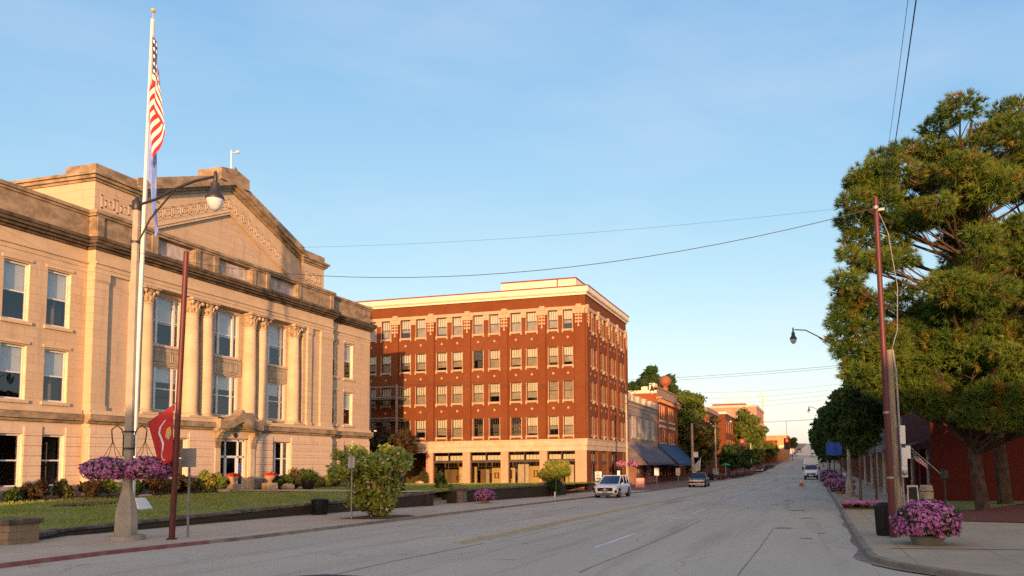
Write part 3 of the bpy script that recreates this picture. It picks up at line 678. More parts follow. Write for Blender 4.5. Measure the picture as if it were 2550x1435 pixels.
for c in bays:
    k = MB(); k.fbox(F, c - BH - .25, c + BH + .25, 8.08, 9.08, -.65, -.55)
    for (a0, a1, z0, z1) in ((-.9, -.45, 8.25, 8.9), (-.35, .35, 8.25, 8.9), (.45, .9, 8.25, 8.9)):
        for q in ((a0, a1, z0, z0 + .04), (a0, a1, z1 - .04, z1), (a0, a0 + .04, z0, z1), (a1 - .04, a1, z0, z1)): k.fbox(F, c + q[0], c + q[1], q[2], q[3], -.56, -.52)
    k.build('spandrel_panel', mat('grey_green_stained_stone', (.42, .34, .23), .9, (.3, .25, .18), 2, bump=.2) if 'grey_green_stained_stone' not in bpy.data.materials else bpy.data.materials['grey_green_stained_stone'], CT)
# entrance
dr = MB(); du0, du1 = 41.25, 43.45; dd = -.32
for a, c, z0, z1 in ((du0, du0 + .09, .5, 3.86), (du1 - .09, du1, .5, 3.86), (41.72, 41.82, .5, 3.86), (42.86, 42.96, .5, 3.86), (du0, du1, 3.76, 3.88), (du0, du1, 2.7, 2.84)):
    dr.fbox(F, a, c, z0, z1, dd, dd + .1)
dro = dr.build('door', WFRAME, CT)
k = MB(); k.fbox(F, 41.82, 42.86, .52, 2.7, dd + .02, dd + .03); k.fbox(F, 41.34, 41.72, .5, 3.76, dd + .03, dd + .035); k.fbox(F, 42.96, 43.36, .5, 3.76, dd + .03, dd + .035); k.fbox(F, 41.82, 42.86, 2.84, 3.76, dd + .03, dd + .035)
k.build('door_glass', GLASSR, dro)
k = MB(); k.fbox(F, 41.82, 42.86, 1.38, 1.45, dd + .035, dd + .07); k.fbox(F, 42.74, 42.86, .52, 2.7, dd + .031, dd + .08); k.fbox(F, 41.82, 41.92, .52, 2.7, dd + .031, dd + .08); k.build('door_handle', WFRAME, dro)
k = MB(); k.fbox(F, 42.98, 43.3, 1.75, 2.35, dd + .05, dd + .06); k.build('blue_notice', BLUECLOTH, dro)
# fill round the door inside the opening, jambs
j = MB(); j.fbox(F, 41.0, 41.249, .45, 3.95, -.35, -.1); j.fbox(F, 43.451, 43.65, .45, 3.95, -.35, -.1)
j.fbox(F, 41.0, 43.65, 3.89, 3.95, -.3, -.1)
j.fbox(F, 40.55, 40.98, .45, 3.3, -.1, .12); j.fbox(F, 43.67, 44.1, .45, 3.3, -.1, .12); j.build('door_surround', STONE_S, CT)
cv = MB()
for c in (40.75, 43.9):
    for i in range(6): cv.fbox(F, c - .22 + i * .008, c + .22 - i * .008, 3.3 + i * .2, 3.501 + i * .2, -.05, .14 + i * i * .015)
fc = lambda u, z, d: F.p(u, z, d)
top = [(40.35, 5.12), (40.9, 4.98), (41.5, 5.12), (42.0, 5.42), (42.35, 5.8), (42.7, 5.42), (43.2, 5.12), (43.75, 4.98), (44.3, 5.12)]
bot = [(40.35, 4.5), (41.0, 4.5), (41.5, 4.6), (42.0, 4.85), (42.35, 5.02), (42.7, 4.85), (43.2, 4.6), (43.65, 4.5), (44.3, 4.5)]
for i in range(8): cv.prism([bot[i], bot[i + 1], top[i + 1], top[i]], fc, -.05, .62); 
for i in range(8): cv.prism([(bot[i][0], bot[i][1] - .14), (bot[i + 1][0], bot[i + 1][1] - .14), bot[i + 1], bot[i]], fc, -.05, .48)
cv.build('door_canopy', STONE_W, CT)
k = MB(); k.lathe([(0.0, -.04), (.16, -.04), (.16, .04), (0, .04)], (0, 0, 0), 14); ko = k.build('seal_plaque', DKMET); ko.rotation_euler = (0, rad(90), 0); ko.location = F.p(42.35, 4.15, .02); ko.parent = CT; ko.matrix_parent_inverse = wmat(CT).inverted()
k = MB(); k.fbox(F, 41.0, 43.65, 3.96, 4.44, -.1, .01); k.build('tympanum', STONE_S, CT)
st = MB(); st.fbox(F, 40.6, 44.1, .3, .5, -.3, 1.6); st.build('door_step', CONC, CT)
for u, d, z in ((44.45, .45, 5.0), (59.0, .1, 5.0)):
    k = MB(); k.lathe([(.03, 0), (.12, .02), (.13, .08), (.05, .13)], F.p(u, z - .0, d - .1), 10); k.build('floodlight', WHITE, CT, smooth=50)
# interior: floors and spine wall so rooms look dark through the glass
k = MB()
for z in (.4, 4.6, 8.6, 12.6): k.fbox(F, YL + .1, YR - .1, z - .1, z, BK + .1, -1.2)
k.fbox(F, YL + .1, YR - .1, .4, 12.4, -6.2, -6)
for u in (31, 35.2, 40.5, 44.6, 49.2, 54.6): k.fbox(F, u - .05, u + .05, .4, 12.4, -6, -1.2)
k.build('interior', DARKIN, CT)
# rooftop antenna
t = thing('rooftop_antenna', 'white antenna mast with dish above the pediment of courthouse', 'antenna', F.p(44.3, 20.1, -2.5))
k = MB(); k.tube([F.p(44.3, 20.1, -2.5), F.p(44.3, 24.1, -2.5)], .045); k.tube([F.p(44.3, 23.9, -2.5), F.p(44.75, 24.1, -2.4)], .03); k.build('mast', WHITE, t)
k = MB(); k.lathe([(.02, -.1), (.2, -.06), (.32, .04), (.33, .07)], (0, 0, 0), 16); o = k.build('dish', STONEP, t, smooth=50); o.matrix_parent_inverse = Matrix(); o.parent = t; o.rotation_euler = (0, rad(75), rad(20)); o.location = (.15, .3, 2.55)
k = MB(); k.lathe([(.02, -.12), (.13, -.05), (.13, .05), (.02, .12)], F.p(44.8, 24.15, -2.4), 10); k.build('camera_head', WHITE, t, smooth=50)

# ================================================================== RED BRICK HOTEL BLOCK
RB = thing('brick_hotel', 'five-storey red brick building with cream cornice and diamond inlays', 'building', (-22, 75, -.6))
FF = Fr((0, 75, 0), (1, 0, 0), (0, -1, 0)); FS = Fr((-22, 0, 0), (0, 1, 0), (1, 0, 0))
XL = -54.6; YE = 92.7
pairs = [(-24.35 - 0, -23.38), (-25.93, -24.95), (-28.32, -27.2), (-30.05, -28.95), (-32.45, -31.33), (-34.27, -33.17), (-36.67, -35.55), (-38.47, -37.35), (-40.93, -39.81), (-42.75, -41.62), (-45.08, -43.98), (-46.88, -45.78), (-49.3, -48.2), (-51.1, -50.0)]
srow = [(76.2, 77.3), (77.9, 79.0), (80.3, 81.4), (82.0, 83.1), (84.4, 85.5), (86.1, 87.2), (88.5, 89.6), (90.2, 91.3)]
rows = [(5.03, 6.92), (8.6, 10.5), (12.14, 14.02), (15.8, 17.75)]
w = MB()
wallgrid(w, FF, XL, -22, 4.55, 19.2, [(a, c, z0, z1) for a, c in pairs for z0, z1 in rows], 0, .22)
wallgrid(w, FS, 75, YE, 4.55, 19.2, [(a, c, z0, z1) for a, c in srow for z0, z1 in rows], 0, .22)
w.quad((XL, 75, -.8), (XL, YE, -.8), (XL, YE, 19.2), (XL, 75, 19.2)); w.quad((XL, YE, -.8), (-22, YE, -.8), (-22, YE, 19.2), (XL, YE, 19.2))
w.build('wall', BRICK, RB)
# pilasters between window pairs
p = MB()
for a, c in ((-26.96, -26.2), (-31.1, -30.35), (-35.3, -34.52), (-39.5, -38.75), (-43.75, -43.0), (-47.95, -47.15), (-52.3, -51.4)): p.fbox(FF, a, c, 4.56, 17.3, -.05, .19)
p.fbox(FF, -23.1, -22.0, 4.56, 17.3, -.05, .18)
for a, c in ((75.0, 76.0), (79.4, 79.9), (83.5, 84.0), (87.6, 88.1), (91.7, YE - .01)): p.fbox(FS, a, c, 4.56, 17.3, -.05, .19)
p.build('brick_pilasters', BRICK, RB)
sp = MB()
for z0, z1 in ((7.25, 8.2), (10.85, 11.75), (14.35, 15.35)):
    pass
# stone trim: band, caps, sills, jambs, diamonds, pilaster pendants
tb = MB(); tb.fbox(FF, XL, -21.9, 17.78, 18.1, -.1, .1); tb.fbox(FS, 75.11, YE, 17.78, 18.1, -.1, .1)
def cap(F_, u, w_): 
    tb.fbox(F_, u - w_, u + w_, 17.3, 17.775, -.1, .22); tb.fbox(F_, u - w_ * .45, u + w_ * .45, 17.8, 18.25, -.1, .24)
for a, c in ((-26.96, -26.2), (-31.1, -30.35), (-35.3, -34.52), (-39.5, -38.75), (-43.75, -43.0), (-47.95, -47.15), (-52.3, -51.4), (-23.1, -22.2)): cap(FF, (a + c) / 2, .62)
for u in (75.5, 79.65, 83.75, 87.85, 92.1): cap(FS, u, .45)
for i in range(0, 14, 2): tb.fbox(FF, (pairs[i + 1][1] + pairs[i][0]) / 2 - .3, (pairs[i + 1][1] + pairs[i][0]) / 2 + .3, 17.2, 17.776, -.02, .08)
for i in range(0, 8, 2): tb.fbox(FS, (srow[i][1] + srow[i + 1][0]) / 2 - .28, (srow[i][1] + srow[i + 1][0]) / 2 + .28, 17.2, 17.776, -.02, .08)
tb.build('stone_band', TERRA, RB)
def pendant(F_, u, z):
    k = MB(); k.fbox(F_, u - .05, u + .05, z - 1.25, z, .16, .25)
    for i in range(3):
        zz = z - .18 - i * .33
        k.fbox(F_, u - .34, u - .051, zz - .06, zz + .06, .16, .235); k.fbox(F_, u + .051, u + .34, zz - .06, zz + .06, .16, .235)
        for s in (-1, 1): k.fbox(F_, u + s * .3 - .06, u + s * .3 + .06, zz - .13, zz + .1, .16, .245)
    k.fbox(F_, u - .1, u + .1, z - 1.35, z - 1.2, .16, .255)
    k.build('pilaster_ornament', TERRA, RB)
for u in (-22.65, -26.58, -30.72, -34.9, -39.12, -43.37, -47.55): pendant(FF, u, 17.3)
for u in (75.5, 79.65, 83.75, 87.85, 92.1): pendant(FS, u, 17.3)
def trim(F_, a, c, z0, z1, par):
    bs = MB(); bs.fbox(F_, a - .13, c + .13, z0 - .2, z0 - .002, -.2, .1)
    for u in (a - .06, c + .06): bs.fbox(F_, u - .07, u + .07, z0 - .36, z0 - .2, -.02, .09)
    for u0, u1 in ((a - .07, a - .003), (c + .003, c + .07)): bs.fbox(F_, u0, u1, z0, z1, -.02, .03)
    bs.build('sill', TERRA, par)
for F_, ws in ((FF, pairs), (FS, srow)):
    for a, c in ws:
        for i, (z0, z1) in enumerate(rows):
            if not i: continue
            u = (a + c) / 2; z = z0 - .85; dm = MB(); dm.prism([(u - .14, z), (u, z - .15), (u + .14, z), (u, z + .15)], lambda A_, B_, d: F_.p(A_, B_, d), -.02, .03)
            dm.build('diamond_inlay', TERRA, RB)
# cornice
cn = MB()
def ring(z0, z1, out, m=cn):
    m.box(XL - out, -22 + out, 75 - out, 75.3, z0, z1); m.box(-22.3, -22 + out, 75.3, YE + out * .2, z0, z1)
ring(19.2, 19.42, .18); ring(19.42, 19.5, .34); ring(19.5, 20.0, .42)
cn.build('cornice', CREAM, RB)
k = MB(); ring(20.0, 20.12, .46, k); k.build('cornice_flashing', REDTRIM, RB)
k = MB(); k.box(XL + .05, -22.3, 75.3, YE - .05, 19.3, 19.5); k.build('roof', ROOFM, RB)
k = MB(); k.box(-34.0, -25.1, 82, 92, 19.5, 22.7); ph = k.build('penthouse', CREAM, RB); k = MB(); k.box(-34.05, -25.05, 81.95, 92.05, 22.7, 22.85); k.box(-27.3, -27.2, 81.9, 82.0, 19.5, 22.7); k.build('flashing', REDTRIM, ph)
# ground floor: piers, lintel belt, shopfronts
gf = MB(); fo = [(-26.2, -23.2), (-30.42, -26.98), (-34.68, -31.22), (-38.92, -35.48), (-43.1, -39.7)]
wallgrid(gf, FF, -43.9, -22, -.8, 3.42, [(a, c, -.1, 3.42 - .001) for a, c in fo], 0, .35)
gfo = gf.build('ground_floor_piers', PINKWALL, RB)
gf = MB(); gf.quad((XL, 75, -.8), (-43.9, 75, -.8), (-43.9, 75, 4.55), (XL, 75, 4.55)); gf.build('alley_wall', BRICK, RB); gf = MB(); so_ = [(76.65, 79.35), (80.85, 83.5), (85.1, 87.4), (89.3, 91.1)]
wallgrid(gf, FS, 75, YE, -.9, 3.42, [(a, c, .05, 3.419) for a, c in so_], 0, .35); gf.build('ground_floor_wall', BRICK, RB)
k = MB(); k.box(XL + .3, -22 + .06, 74.94, 75.2, 3.42, 3.95); k.box(-22.2, -22 + .06, 75.2, YE, 3.42, 3.95)
k.box(XL + .3, -22 + .14, 74.86, 75.2, 3.95, 4.5); k.box(-22.2, -22 + .14, 75.2, YE, 3.95, 4.5); k.box(XL + .3, -22 + .22, 74.78, 75.2, 4.5, 4.6); k.box(-22.2, -22 + .22, 75.2, YE, 4.5, 4.6)
k.build('stone_belt', mat('limestone_belt', (.55, .41, .28), .8, (.43, .32, .21), 1.2), RB)
k = MB(); k.box(-23.3, -21.95, 74.93, 75.3, -.8, -.35); k.box(-22.3, -21.95, 75.3, 76.4, -.8, -.35); k.build('pier_base', STONE_W, RB)
def shopwin(par, F_, a, c, z0, z1, ztr, nmul=1, fm=DKFRAME, glass=GLASSD):
    f = MB(); d = -.3; t = .06
    f.fbox(F_, a, a + t, z0, z1, d, d + .1); f.fbox(F_, c - t, c, z0, z1, d, d + .1); f.fbox(F_, a + t, c - t, z0, z0 + .12, d, d + .1); f.fbox(F_, a + t, c - t, z1 - t, z1, d, d + .1)
    f.fbox(F_, a + t, c - t, ztr - .12, ztr + .12, d, d + .14)
    for i in range(nmul):
        u = a + (c - a) * (i + 1) / (nmul + 1); f.fbox(F_, u - .035, u + .035, ztr + .12, z1 - t, d + .01, d + .09); f.fbox(F_, u - .02, u + .02, z0 + .12, ztr - .12, d + .01, d + .08)
    w_ = f.build('shop_window', fm, par)
    k = MB(); k.quad(F_.p(a + t, z0 + .1, d + .04), F_.p(c - t, z0 + .1, d + .04), F_.p(c - t, z1 - t, d + .04), F_.p(a + t, z1 - t, d + .04)); k.build('pane', glass, w_)
    k = MB(); n = 4
    for i in range(nmul + 1):
        u0 = a + (c - a) * i / (nmul + 1) + .12; u1 = a + (c - a) * (i + 1) / (nmul + 1) - .12
        for q in range(n): k.fbox(F_, u0 + (u1 - u0) * q / n + .02, u0 + (u1 - u0) * (q + 1) / n - .02, ztr + .14, z1 - .35, d - .12, d - .1)
    k.build('transom_blind', BLINDC, w_)
    return w_
for a, c in fo[:4]: shopwin(RB, FF, a, c, -.1, 3.415, 2.45)
shopwin(RB, FS, *so_[0], .05, 3.415, 2.2, 1); shopwin(RB, FS, *so_[1], .05, 3.415, 2.2, 1); shopwin(RB, FS, *so_[2], .05, 3.415, 2.2, 0); shopwin(RB, FS, *so_[3], .05, 3.415, 2.2, 0)
# interior of the ground floor (sunlit yellow display walls) and upper rooms
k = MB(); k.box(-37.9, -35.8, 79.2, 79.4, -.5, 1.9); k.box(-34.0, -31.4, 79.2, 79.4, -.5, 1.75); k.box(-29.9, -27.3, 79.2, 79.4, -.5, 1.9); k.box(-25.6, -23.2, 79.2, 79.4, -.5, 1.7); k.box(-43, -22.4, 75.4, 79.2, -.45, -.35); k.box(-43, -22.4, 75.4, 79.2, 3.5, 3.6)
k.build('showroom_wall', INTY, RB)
k = MB(); k.box(-43, -22.4, 84, 84.2, -.5, 3.6); k.box(-43, -42.9, 75.4, 84, -.5, 3.6); k.build('back_wall', mat('brown_interior', (.2, .13, .06), .9, (.14, .09, .04), .6), RB)
k = MB(); rr = random.Random(3)
for (x, z, wd, h) in ((-28.9, 1.1, .42, .7), (-33.4, .95, .45, .6), (-32.0, 1.05, .75, .85), (-31.35, .95, .35, .5), (-37.9, .7, .5, .5), (-24.9, 1.0, .6, .7)):
    for q in ((x - wd / 2, x + wd / 2, z - h / 2, z - h / 2 + .07), (x - wd / 2, x + wd / 2, z + h / 2 - .07, z + h / 2), (x - wd / 2, x - wd / 2 + .07, z - h / 2, z + h / 2), (x + wd / 2 - .07, x + wd / 2, z - h / 2, z + h / 2)):
        k.box(q[0], q[1], 79.0, 79.19, q[2], q[3])
k.build('picture_frames', mat('dark_wood', (.12, .05, .02), .5), RB)
k = MB()
for (x, wd, z0, z1) in ((-29.8, 1.2, -.35, 2.2), (-27.4, .5, -.35, 2.2), (-33.9, .25, -.35, 1.6), (-30.9, .3, -.35, 1.7), (-36.4, 1.4, -.35, 1.7), (-24.2, 1.1, -.35, 2.0)): k.box(x - wd / 2, x + wd / 2, 77.8, 77.9, z0, z1)
k.build('display_panels', CREAMWALL, RB)
k = MB(); 
for z in (4.55, 8.1, 11.7, 15.3, 18.9): k.box(XL + .1, -22.3, 75.4, YE - .1, z - .15, z)
k.box(XL + .1, -26, 79.5, 79.6, 4.6, 18.8); k.box(-26.1, -26, 79.6, YE - .2, 4.6, 18.8); k.build('interior', DARKIN, RB)
RW = random.Random(11)
dark = {(0, 9), (0, 5), (0, 4), (0, 3), (2, 5)}
for ri, (z0, z1) in enumerate(rows):
    for ci, (a, c) in enumerate(pairs[:13]):
        isd = (ri, ci) in dark
        low = RW.choice([0, 0, 0, .0, .1, .15, .3])
        if ri == 1 and ci in (0, 1): wo = window(RB, FF, a, c, z0, z1, -.2, DKFRAME, 1.0, 0, fw=.05, bm=SCREEN)
        elif isd: wo = window(RB, FF, a, c, z0, z1, -.2, DKFRAME, 0, 3, fw=.05)
        else: wo = window(RB, FF, a, c, z0, z1, -.2, DKFRAME, .5, 3, fw=.05, bm=BLINDC, lower=(SCREEN, low))
        trim(FF, a, c, z0, z1, wo)
    for a, c in srow:
        wo = window(RB, FS, a, c, z0, z1, -.2, DKFRAME, .5, 0, fw=.05, bm=BLINDC, lower=(SCREEN, 0)); trim(FS, a, c, z0, z1, wo)
k = MB(); k.tube([(-21.85, 91.4, -.5), (-21.85, 91.4, 11.5)], .07); k.build('downpipe', DKMET, RB)
# steel stair frame in the alley
fe = thing('steel_fire_stair', 'grey steel stair frame between courthouse and brick building', 'fire escape', (-43.5, 73, 0))
k = MB()
for x in (-42.05, -45.2): k.box(x - .09, x + .09, 72.9, 73.1, .2, 10.6)
for z in (4.2, 7.1, 9.3, 10.4): k.box(-48, -42, 72.95, 73.05, z - .05, z + .05); k.box(-42.08, -42.0, 73.1, 74.9, z - .05, z + .05)
k.build('frame', GALV, fe)
k = MB()
for z in (4.0, 6.9, 9.2): k.box(-48, -42, 73.05, 74.9, z - .1, z - .06)
k.build('landing', GALV, fe)

# ================================================================== OTHER BUILDINGS ON THE LEFT
def parapet_piece(): pass
GB = thing('stone_shop_building', 'two-storey grey-brown stone shop with battlements and boarded upper windows', 'building', (-22, 103, -.6))
w = MB(); gw = [(94.7, 97.6), (98.8, 102.0), (103.0, 106.2), (107.2, 109.9)]
wallgrid(w, FS, 93.0, 111.6, 4.1, 9.9, [(a, c, 5.35, 8.1) for a, c in gw], 0, .25)
w.quad((-45, 93.0, -.8), (-22, 93.0, -.8), (-22, 93.0, 9.9), (-45, 93.0, 9.9))
w.build('wall', GREYST, GB)
for y in (93.0, 95.6, 99.2, 103.0, 107.0, 110.4):
    k = MB(); k.box(-22.4, -21.9, y, y + (1.3 if y > 93 else 1.6), 9.9, 10.75); k.build('battlement', CREAMWALL, GB)
k = MB()
for z, o in ((8.7, .06), (9.25, .12), (9.75, .16)): k.fbox(FS, 93.05, 111.55, z, z + .1, -.05, o)
for a, c in gw: k.fbox(FS, a - .1, c + .1, 5.15, 5.34, -.1, .12)
k.build('string_courses', mat('pale_trim_stone', (.42, .35, .28), .85), GB)
for a, c in gw:
    k = MB(); k.fbox(FS, a, c, 5.35, 8.1, -.22, -.15); k.fbox(FS, a, c, 6.9, 7.0, -.15, -.12); k.fbox(FS, (a + c) / 2 - .05, (a + c) / 2 + .05, 5.35, 8.1, -.15, -.12); k.build('boarded_window', mat('boarded_window_grey', (.5, .43, .36), .8, (.38, .33, .28), 1) if 'boarded_window_grey' not in bpy.data.materials else bpy.data.materials['boarded_window_grey'], GB)
k = MB(); k.box(-45, -22.3, 93.05, 111.55, 9.3, 9.5); k.build('roof', ROOFM, GB)
k = MB(); wallgrid(k, FS, 93.0, 111.6, -.9, 4.1, [(98.2, 100.4, -.6, 2.6), (101.5, 105.2, .1, 2.9), (106.4, 110.6, .2, 2.9)], -.05, .4); k.build('shopfront_wall', PINKWALL, GB)
for a, c, z0 in ((98.2, 100.4, -.6), (101.5, 105.2, .1), (106.4, 110.6, .2)):
    k = MB(); k.fbox(FS, a, a + .1, z0, 2.9, -.4, -.3); k.fbox(FS, c - .1, c, z0, 2.9, -.4, -.3); k.fbox(FS, a, c, 2.2, 2.3, -.4, -.3); o = k.build('shop_window', WFRAME, GB)
    k = MB(); k.fbox(FS, a, c, z0, 2.9, -.43, -.42); k.build('pane', CARGL, o)
def awning(name, par, F_, a, c, ztop, zbot, out, m, val=.25):
    k = MB(); A_, B_, C_, D_ = F_.p(a, ztop, .06), F_.p(c, ztop, .06), F_.p(c, zbot, out), F_.p(a, zbot, out)
    k.hexa([F_.p(a, zbot - .0, out), F_.p(c, zbot, out), F_.p(c, ztop - .03, .05), F_.p(a, ztop - .03, .05), F_.p(a, zbot + .03, out + .01), F_.p(c, zbot + .03, out + .01), F_.p(c, ztop, .07), F_.p(a, ztop, .07)])
    k.fbox(F_, a, c, zbot - val, zbot + .02, out - .02, out + .012)
    for u in (a, c): k.add([F_.p(u, ztop, .06), F_.p(u, zbot - val, out), F_.p(u, zbot - val, .06)], [(0, 1, 2)])
    o = k.build(name, m, par)
    r_ = MB()
    for i in range(5):
        u = a + (c - a) * i / 4; r_.tube([F_.p(u, ztop - .03, .06), F_.p(u, zbot, out - .02)], .02, 5)
    r_.build('awning_rib', DKMET, o); return o
awning('awning', GB, FS, 93.2, 111.4, 4.35, 2.1, 2.5, AWNP)
R2 = thing('red_shop_building', 'tall orange brick shop with bracketed cornice and round finial, blue awning', 'building', (-22, 120, -.6))
w = MB(); rw = [(113.2, 114.6), (115.0, 116.4), (116.8, 118.2), (121.0, 122.4), (122.8, 124.2), (124.6, 126.0)]
wallgrid(w, FS, 111.8, 129.2, 4.9, 11.3, [(a, c, z0, z1) for a, c in rw for z0, z1 in ((5.1, 7.3), (8.5, 10.9))], 0, .3)
w.quad((-46, 111.8, -.8), (-22, 111.8, -.8), (-22, 111.8, 12.6), (-46, 111.8, 12.0)); w.quad((-22, 129.2, -.8), (-46, 129.2, -.8), (-46, 129.2, 12.0), (-22, 129.2, 12.6))
w.quad((-22, 111.8, 11.3), (-22, 129.2, 11.3), (-22, 129.2, 13.2), (-22, 111.8, 13.2)); w.quad((-22.4, 111.8, 11.3), (-22.4, 129.2, 11.3), (-22.4, 129.2, 13.2), (-22.4, 111.8, 13.2)); w.quad((-22.4, 111.8, 13.2), (-22, 111.8, 13.2), (-22, 129.2, 13.2), (-22.4, 129.2, 13.2))
w.build('wall', BRICK2, R2)
k = MB(); k.fbox(FS, 111.7, 129.3, 11.35, 11.5, -.1, .35); k.fbox(FS, 111.6, 129.4, 11.5, 11.75, -.1, .75); k.fbox(FS, 111.7, 129.3, 13.1, 13.3, -.45, .15)
for i in range(13): k.fbox(FS, 112.1 + i * 1.4, 112.4 + i * 1.4, 11.0, 11.5, -.05, .65)
k.build('bracketed_cornice', mat('brown_painted_cornice', (.4, .2, .1), .7, (.28, .15, .09), 1), R2)
k = MB(); k.fbox(FS, 112, 119.6, 11.78, 13.05, -.02, .05); k.fbox(FS, 120, 129, 11.78, 13.05, -.02, .05); k.build('parapet_panel', GREYST, R2)
k = MB(); k.lathe([(.45, 13.2), (.5, 13.6), (.35, 13.9), (.8, 14.3), (.98, 14.8), (.85, 15.3), (.45, 15.6), (.1, 15.7)], (-22.2, 119.5, 0), 14); k.build('round_finial', mat('terracotta_red', (.3, .1, .045), .7), R2, smooth=50)
k = MB(); k.box(-46, -22.02, 111.75, 112.1, 12.3, 12.75); k.box(-23.4, -22.5, 113, 115, 12.7, 13.9); k.box(-24.5, -23.6, 112.6, 113.4, 12.7, 13.4); k.build('coping', CREAM, R2)
k = MB()
for a, c in rw:
    for z0, z1 in ((5.1, 7.3), (8.5, 10.9)): k.fbox(FS, a - .08, c + .08, z0 - .16, z0, -.1, .1)
for a, c in ((113.0, 118.4), (120.8, 126.2)): k.fbox(FS, a, c, 7.32, 7.75, -.05, .1); k.fbox(FS, a, c, 8.2, 8.38, -.05, .12)
k.build('stone_lintels', STONE_S, R2)
for a, c in rw:
    for z0, z1 in ((5.1, 7.3), (8.5, 10.9)): window(R2, FS, a, c, z0, z1, -.25, CREAMREV, .6, 0, fw=.1, bm=SCREEN)
k = MB(); k.box(-46, -22.4, 112.1, 129.1, 11.9, 12.0); k.build('roof', ROOFM, R2)
k = MB(); wallgrid(k, FS, 111.8, 129.2, -.9, 4.9, [(113, 116.5, .1, 3.0), (117.3, 119.0, -.6, 2.8), (120, 124, .1, 3.0), (125, 128.4, .1, 3)], -.05, .4); k.build('shopfront_wall', BRICK3, R2)
for a, c, z0 in ((113, 116.5, .1), (117.3, 119.0, -.6), (120, 124, .1), (125, 128.4, .1)):
    k = MB(); k.fbox(FS, a, a + .1, z0, 3, -.4, -.3); k.fbox(FS, c - .1, c, z0, 3, -.4, -.3); k.fbox(FS, a, c, 2.2, 2.3, -.4, -.3); k.fbox(FS, a + (c - a) * .4, a + (c - a) * .45, z0, 3, -.4, -.3); o = k.build('shop_window', WFRAME, R2)
    k = MB(); k.fbox(FS, a, c, z0, 3, -.43, -.42); k.build('pane', CARGL, o)
awning('awning', R2, FS, 111.9, 128.8, 4.85, 1.95, 3.0, AWNB, .3)
def simple_block(name, label, x0, x1, y0, y1, zb, zt, m, wins_front=None, wins_side=None, trim=None, cor=None, rows_=None, wm=None):
    """x1 is the street face; front faces -Y at y0"""
    t = thing(name, label, 'building', (x1, y0, zb))
    Fa = Fr((0, y0, 0), (1, 0, 0), (0, -1, 0)); Fb = Fr((x1, 0, 0), (0, 1, 0), (1, 0, 0)) if x1 < 0 else Fr((x0, 0, 0), (0, 1, 0), (-1, 0, 0))
    k = MB(); fa = wins_front or []; fb = wins_side or []
    wallgrid(k, Fa, x0, x1, zb - 1, zt, fa, 0, .25)
    wallgrid(k, Fb, y0, y1, zb - 1, zt, fb, 0, .25)
    xo = x0 if x1 < 0 else x1
    k.quad((xo, y0, zb - 1), (xo, y1, zb - 1), (xo, y1, zt), (xo, y0, zt)); k.quad((x0, y1, zb - 1), (x1, y1, zb - 1), (x1, y1, zt), (x0, y1, zt)); k.build('wall', m, t)
    k = MB(); k.box(x0 + .1, x1 - .1, y0 + .1, y1 - .1, zt - .5, zt - .35); k.build('roof', ROOFM, t)
    if cor:
        k = MB(); o = .3; k.box(x0 - o, x1 + o, y0 - o, y0 + .3, zt, zt + cor[1]); xs = x1 if x1 < 0 else x0
        k.box(min(xs - .3, xs + o) if x1 < 0 else xs - o, max(xs - .3, xs + o) if x1 < 0 else xs + .3, y0 + .3, y1, zt, zt + cor[1]); k.build('cornice', cor[0], t)
    for F_, ws in ((Fa, fa), (Fb, fb)):
        for a, c, z0, z1 in ws: window(t, F_, a, c, z0, z1, -.22, wm or WFRAME, .45, 0, fw=.1, bm=BLINDC)
    return t
wv = lambda a, c, n, fr_=.5: [(a + (c - a) * (i + .5 - fr_ / 2) / n, a + (c - a) * (i + .5 + fr_ / 2) / n) for i in range(n)]
B3 = simple_block('brick_chimney_building', 'dark red brick building with dark cornice and square brick chimney beyond the trees', -40, -20.2, 152, 170, -.6, 12.0, BRICK3,
     wins_side=[(a, c, z0, z1) for a, c in wv(153, 169, 4) for z0, z1 in ((4.5, 6.8), (8.2, 10.4))], cor=(GREYST, .9))
k = MB(); k.box(-23.6, -22.0, 153, 154.4, 12.8, 15.2); k.box(-23.7, -21.9, 152.9, 154.5, 15.2, 15.4); k.build('chimney', BRICK2, B3)
B4 = simple_block('trimmed_brick_building', 'red brick building with cream trim stripes and tall cream windows beyond the trees', -38, -18.6, 171, 208, -.4, 12.6, BRICK,
     wins_side=[(a, c, z0, z1) for a, c in wv(172, 207, 9, .45) for z0, z1 in ((4.2, 7.2), (8.6, 11.4))], cor=(CREAM, .5), wm=CREAMREV)
B4b = simple_block('arched_shop_row', 'lower orange brick shop row with cream pilasters behind street trees', -30, -14.2, 209, 236, .8, 9.4, BRICK2,
     wins_side=[(a, c, z0, z1) for a, c in wv(210, 235, 7, .5) for z0, z1 in ((4.8, 8.2),)], cor=(CREAM, .35), wm=CREAMREV)
B5 = simple_block('tall_orange_building', 'tall orange brick block with pale cornice and roof antennas in distance', -36, -19.6, 282, 322, 3, 21.6, FARPINK,
     wins_front=[(a, c, z0, z1) for a, c in wv(-35, -20.5, 5, .4) for z0, z1 in ((7, 9.4), (11, 13.4), (15, 17.4))],
     wins_side=[(a, c, z0, z1) for a, c in wv(283, 321, 9, .45) for z0, z1 in ((7, 9.4), (11, 13.4), (15, 17.4))], cor=(CREAMWALL, .9))
k = MB(); k.box(-36, -24, 288, 318, 21.1, 23.6); k.build('rooftop_storey', BRICK2, B5)
k = MB()
for i in range(11):
    x = -31.5 + i * .95; k.tube([(x, 289, 23.6), (x, 289, R.choice([25.2, 26.5, 27.2, 26]))], .12, 5)
    if i % 3 == 0: k.box(x - .3, x + .3, 288.8, 289.2, 25.2, 27.4)
k.box(-31.5, -22, 288.9, 289.1, 24.5, 24.65); k.build('antennas', WHITE, B5)
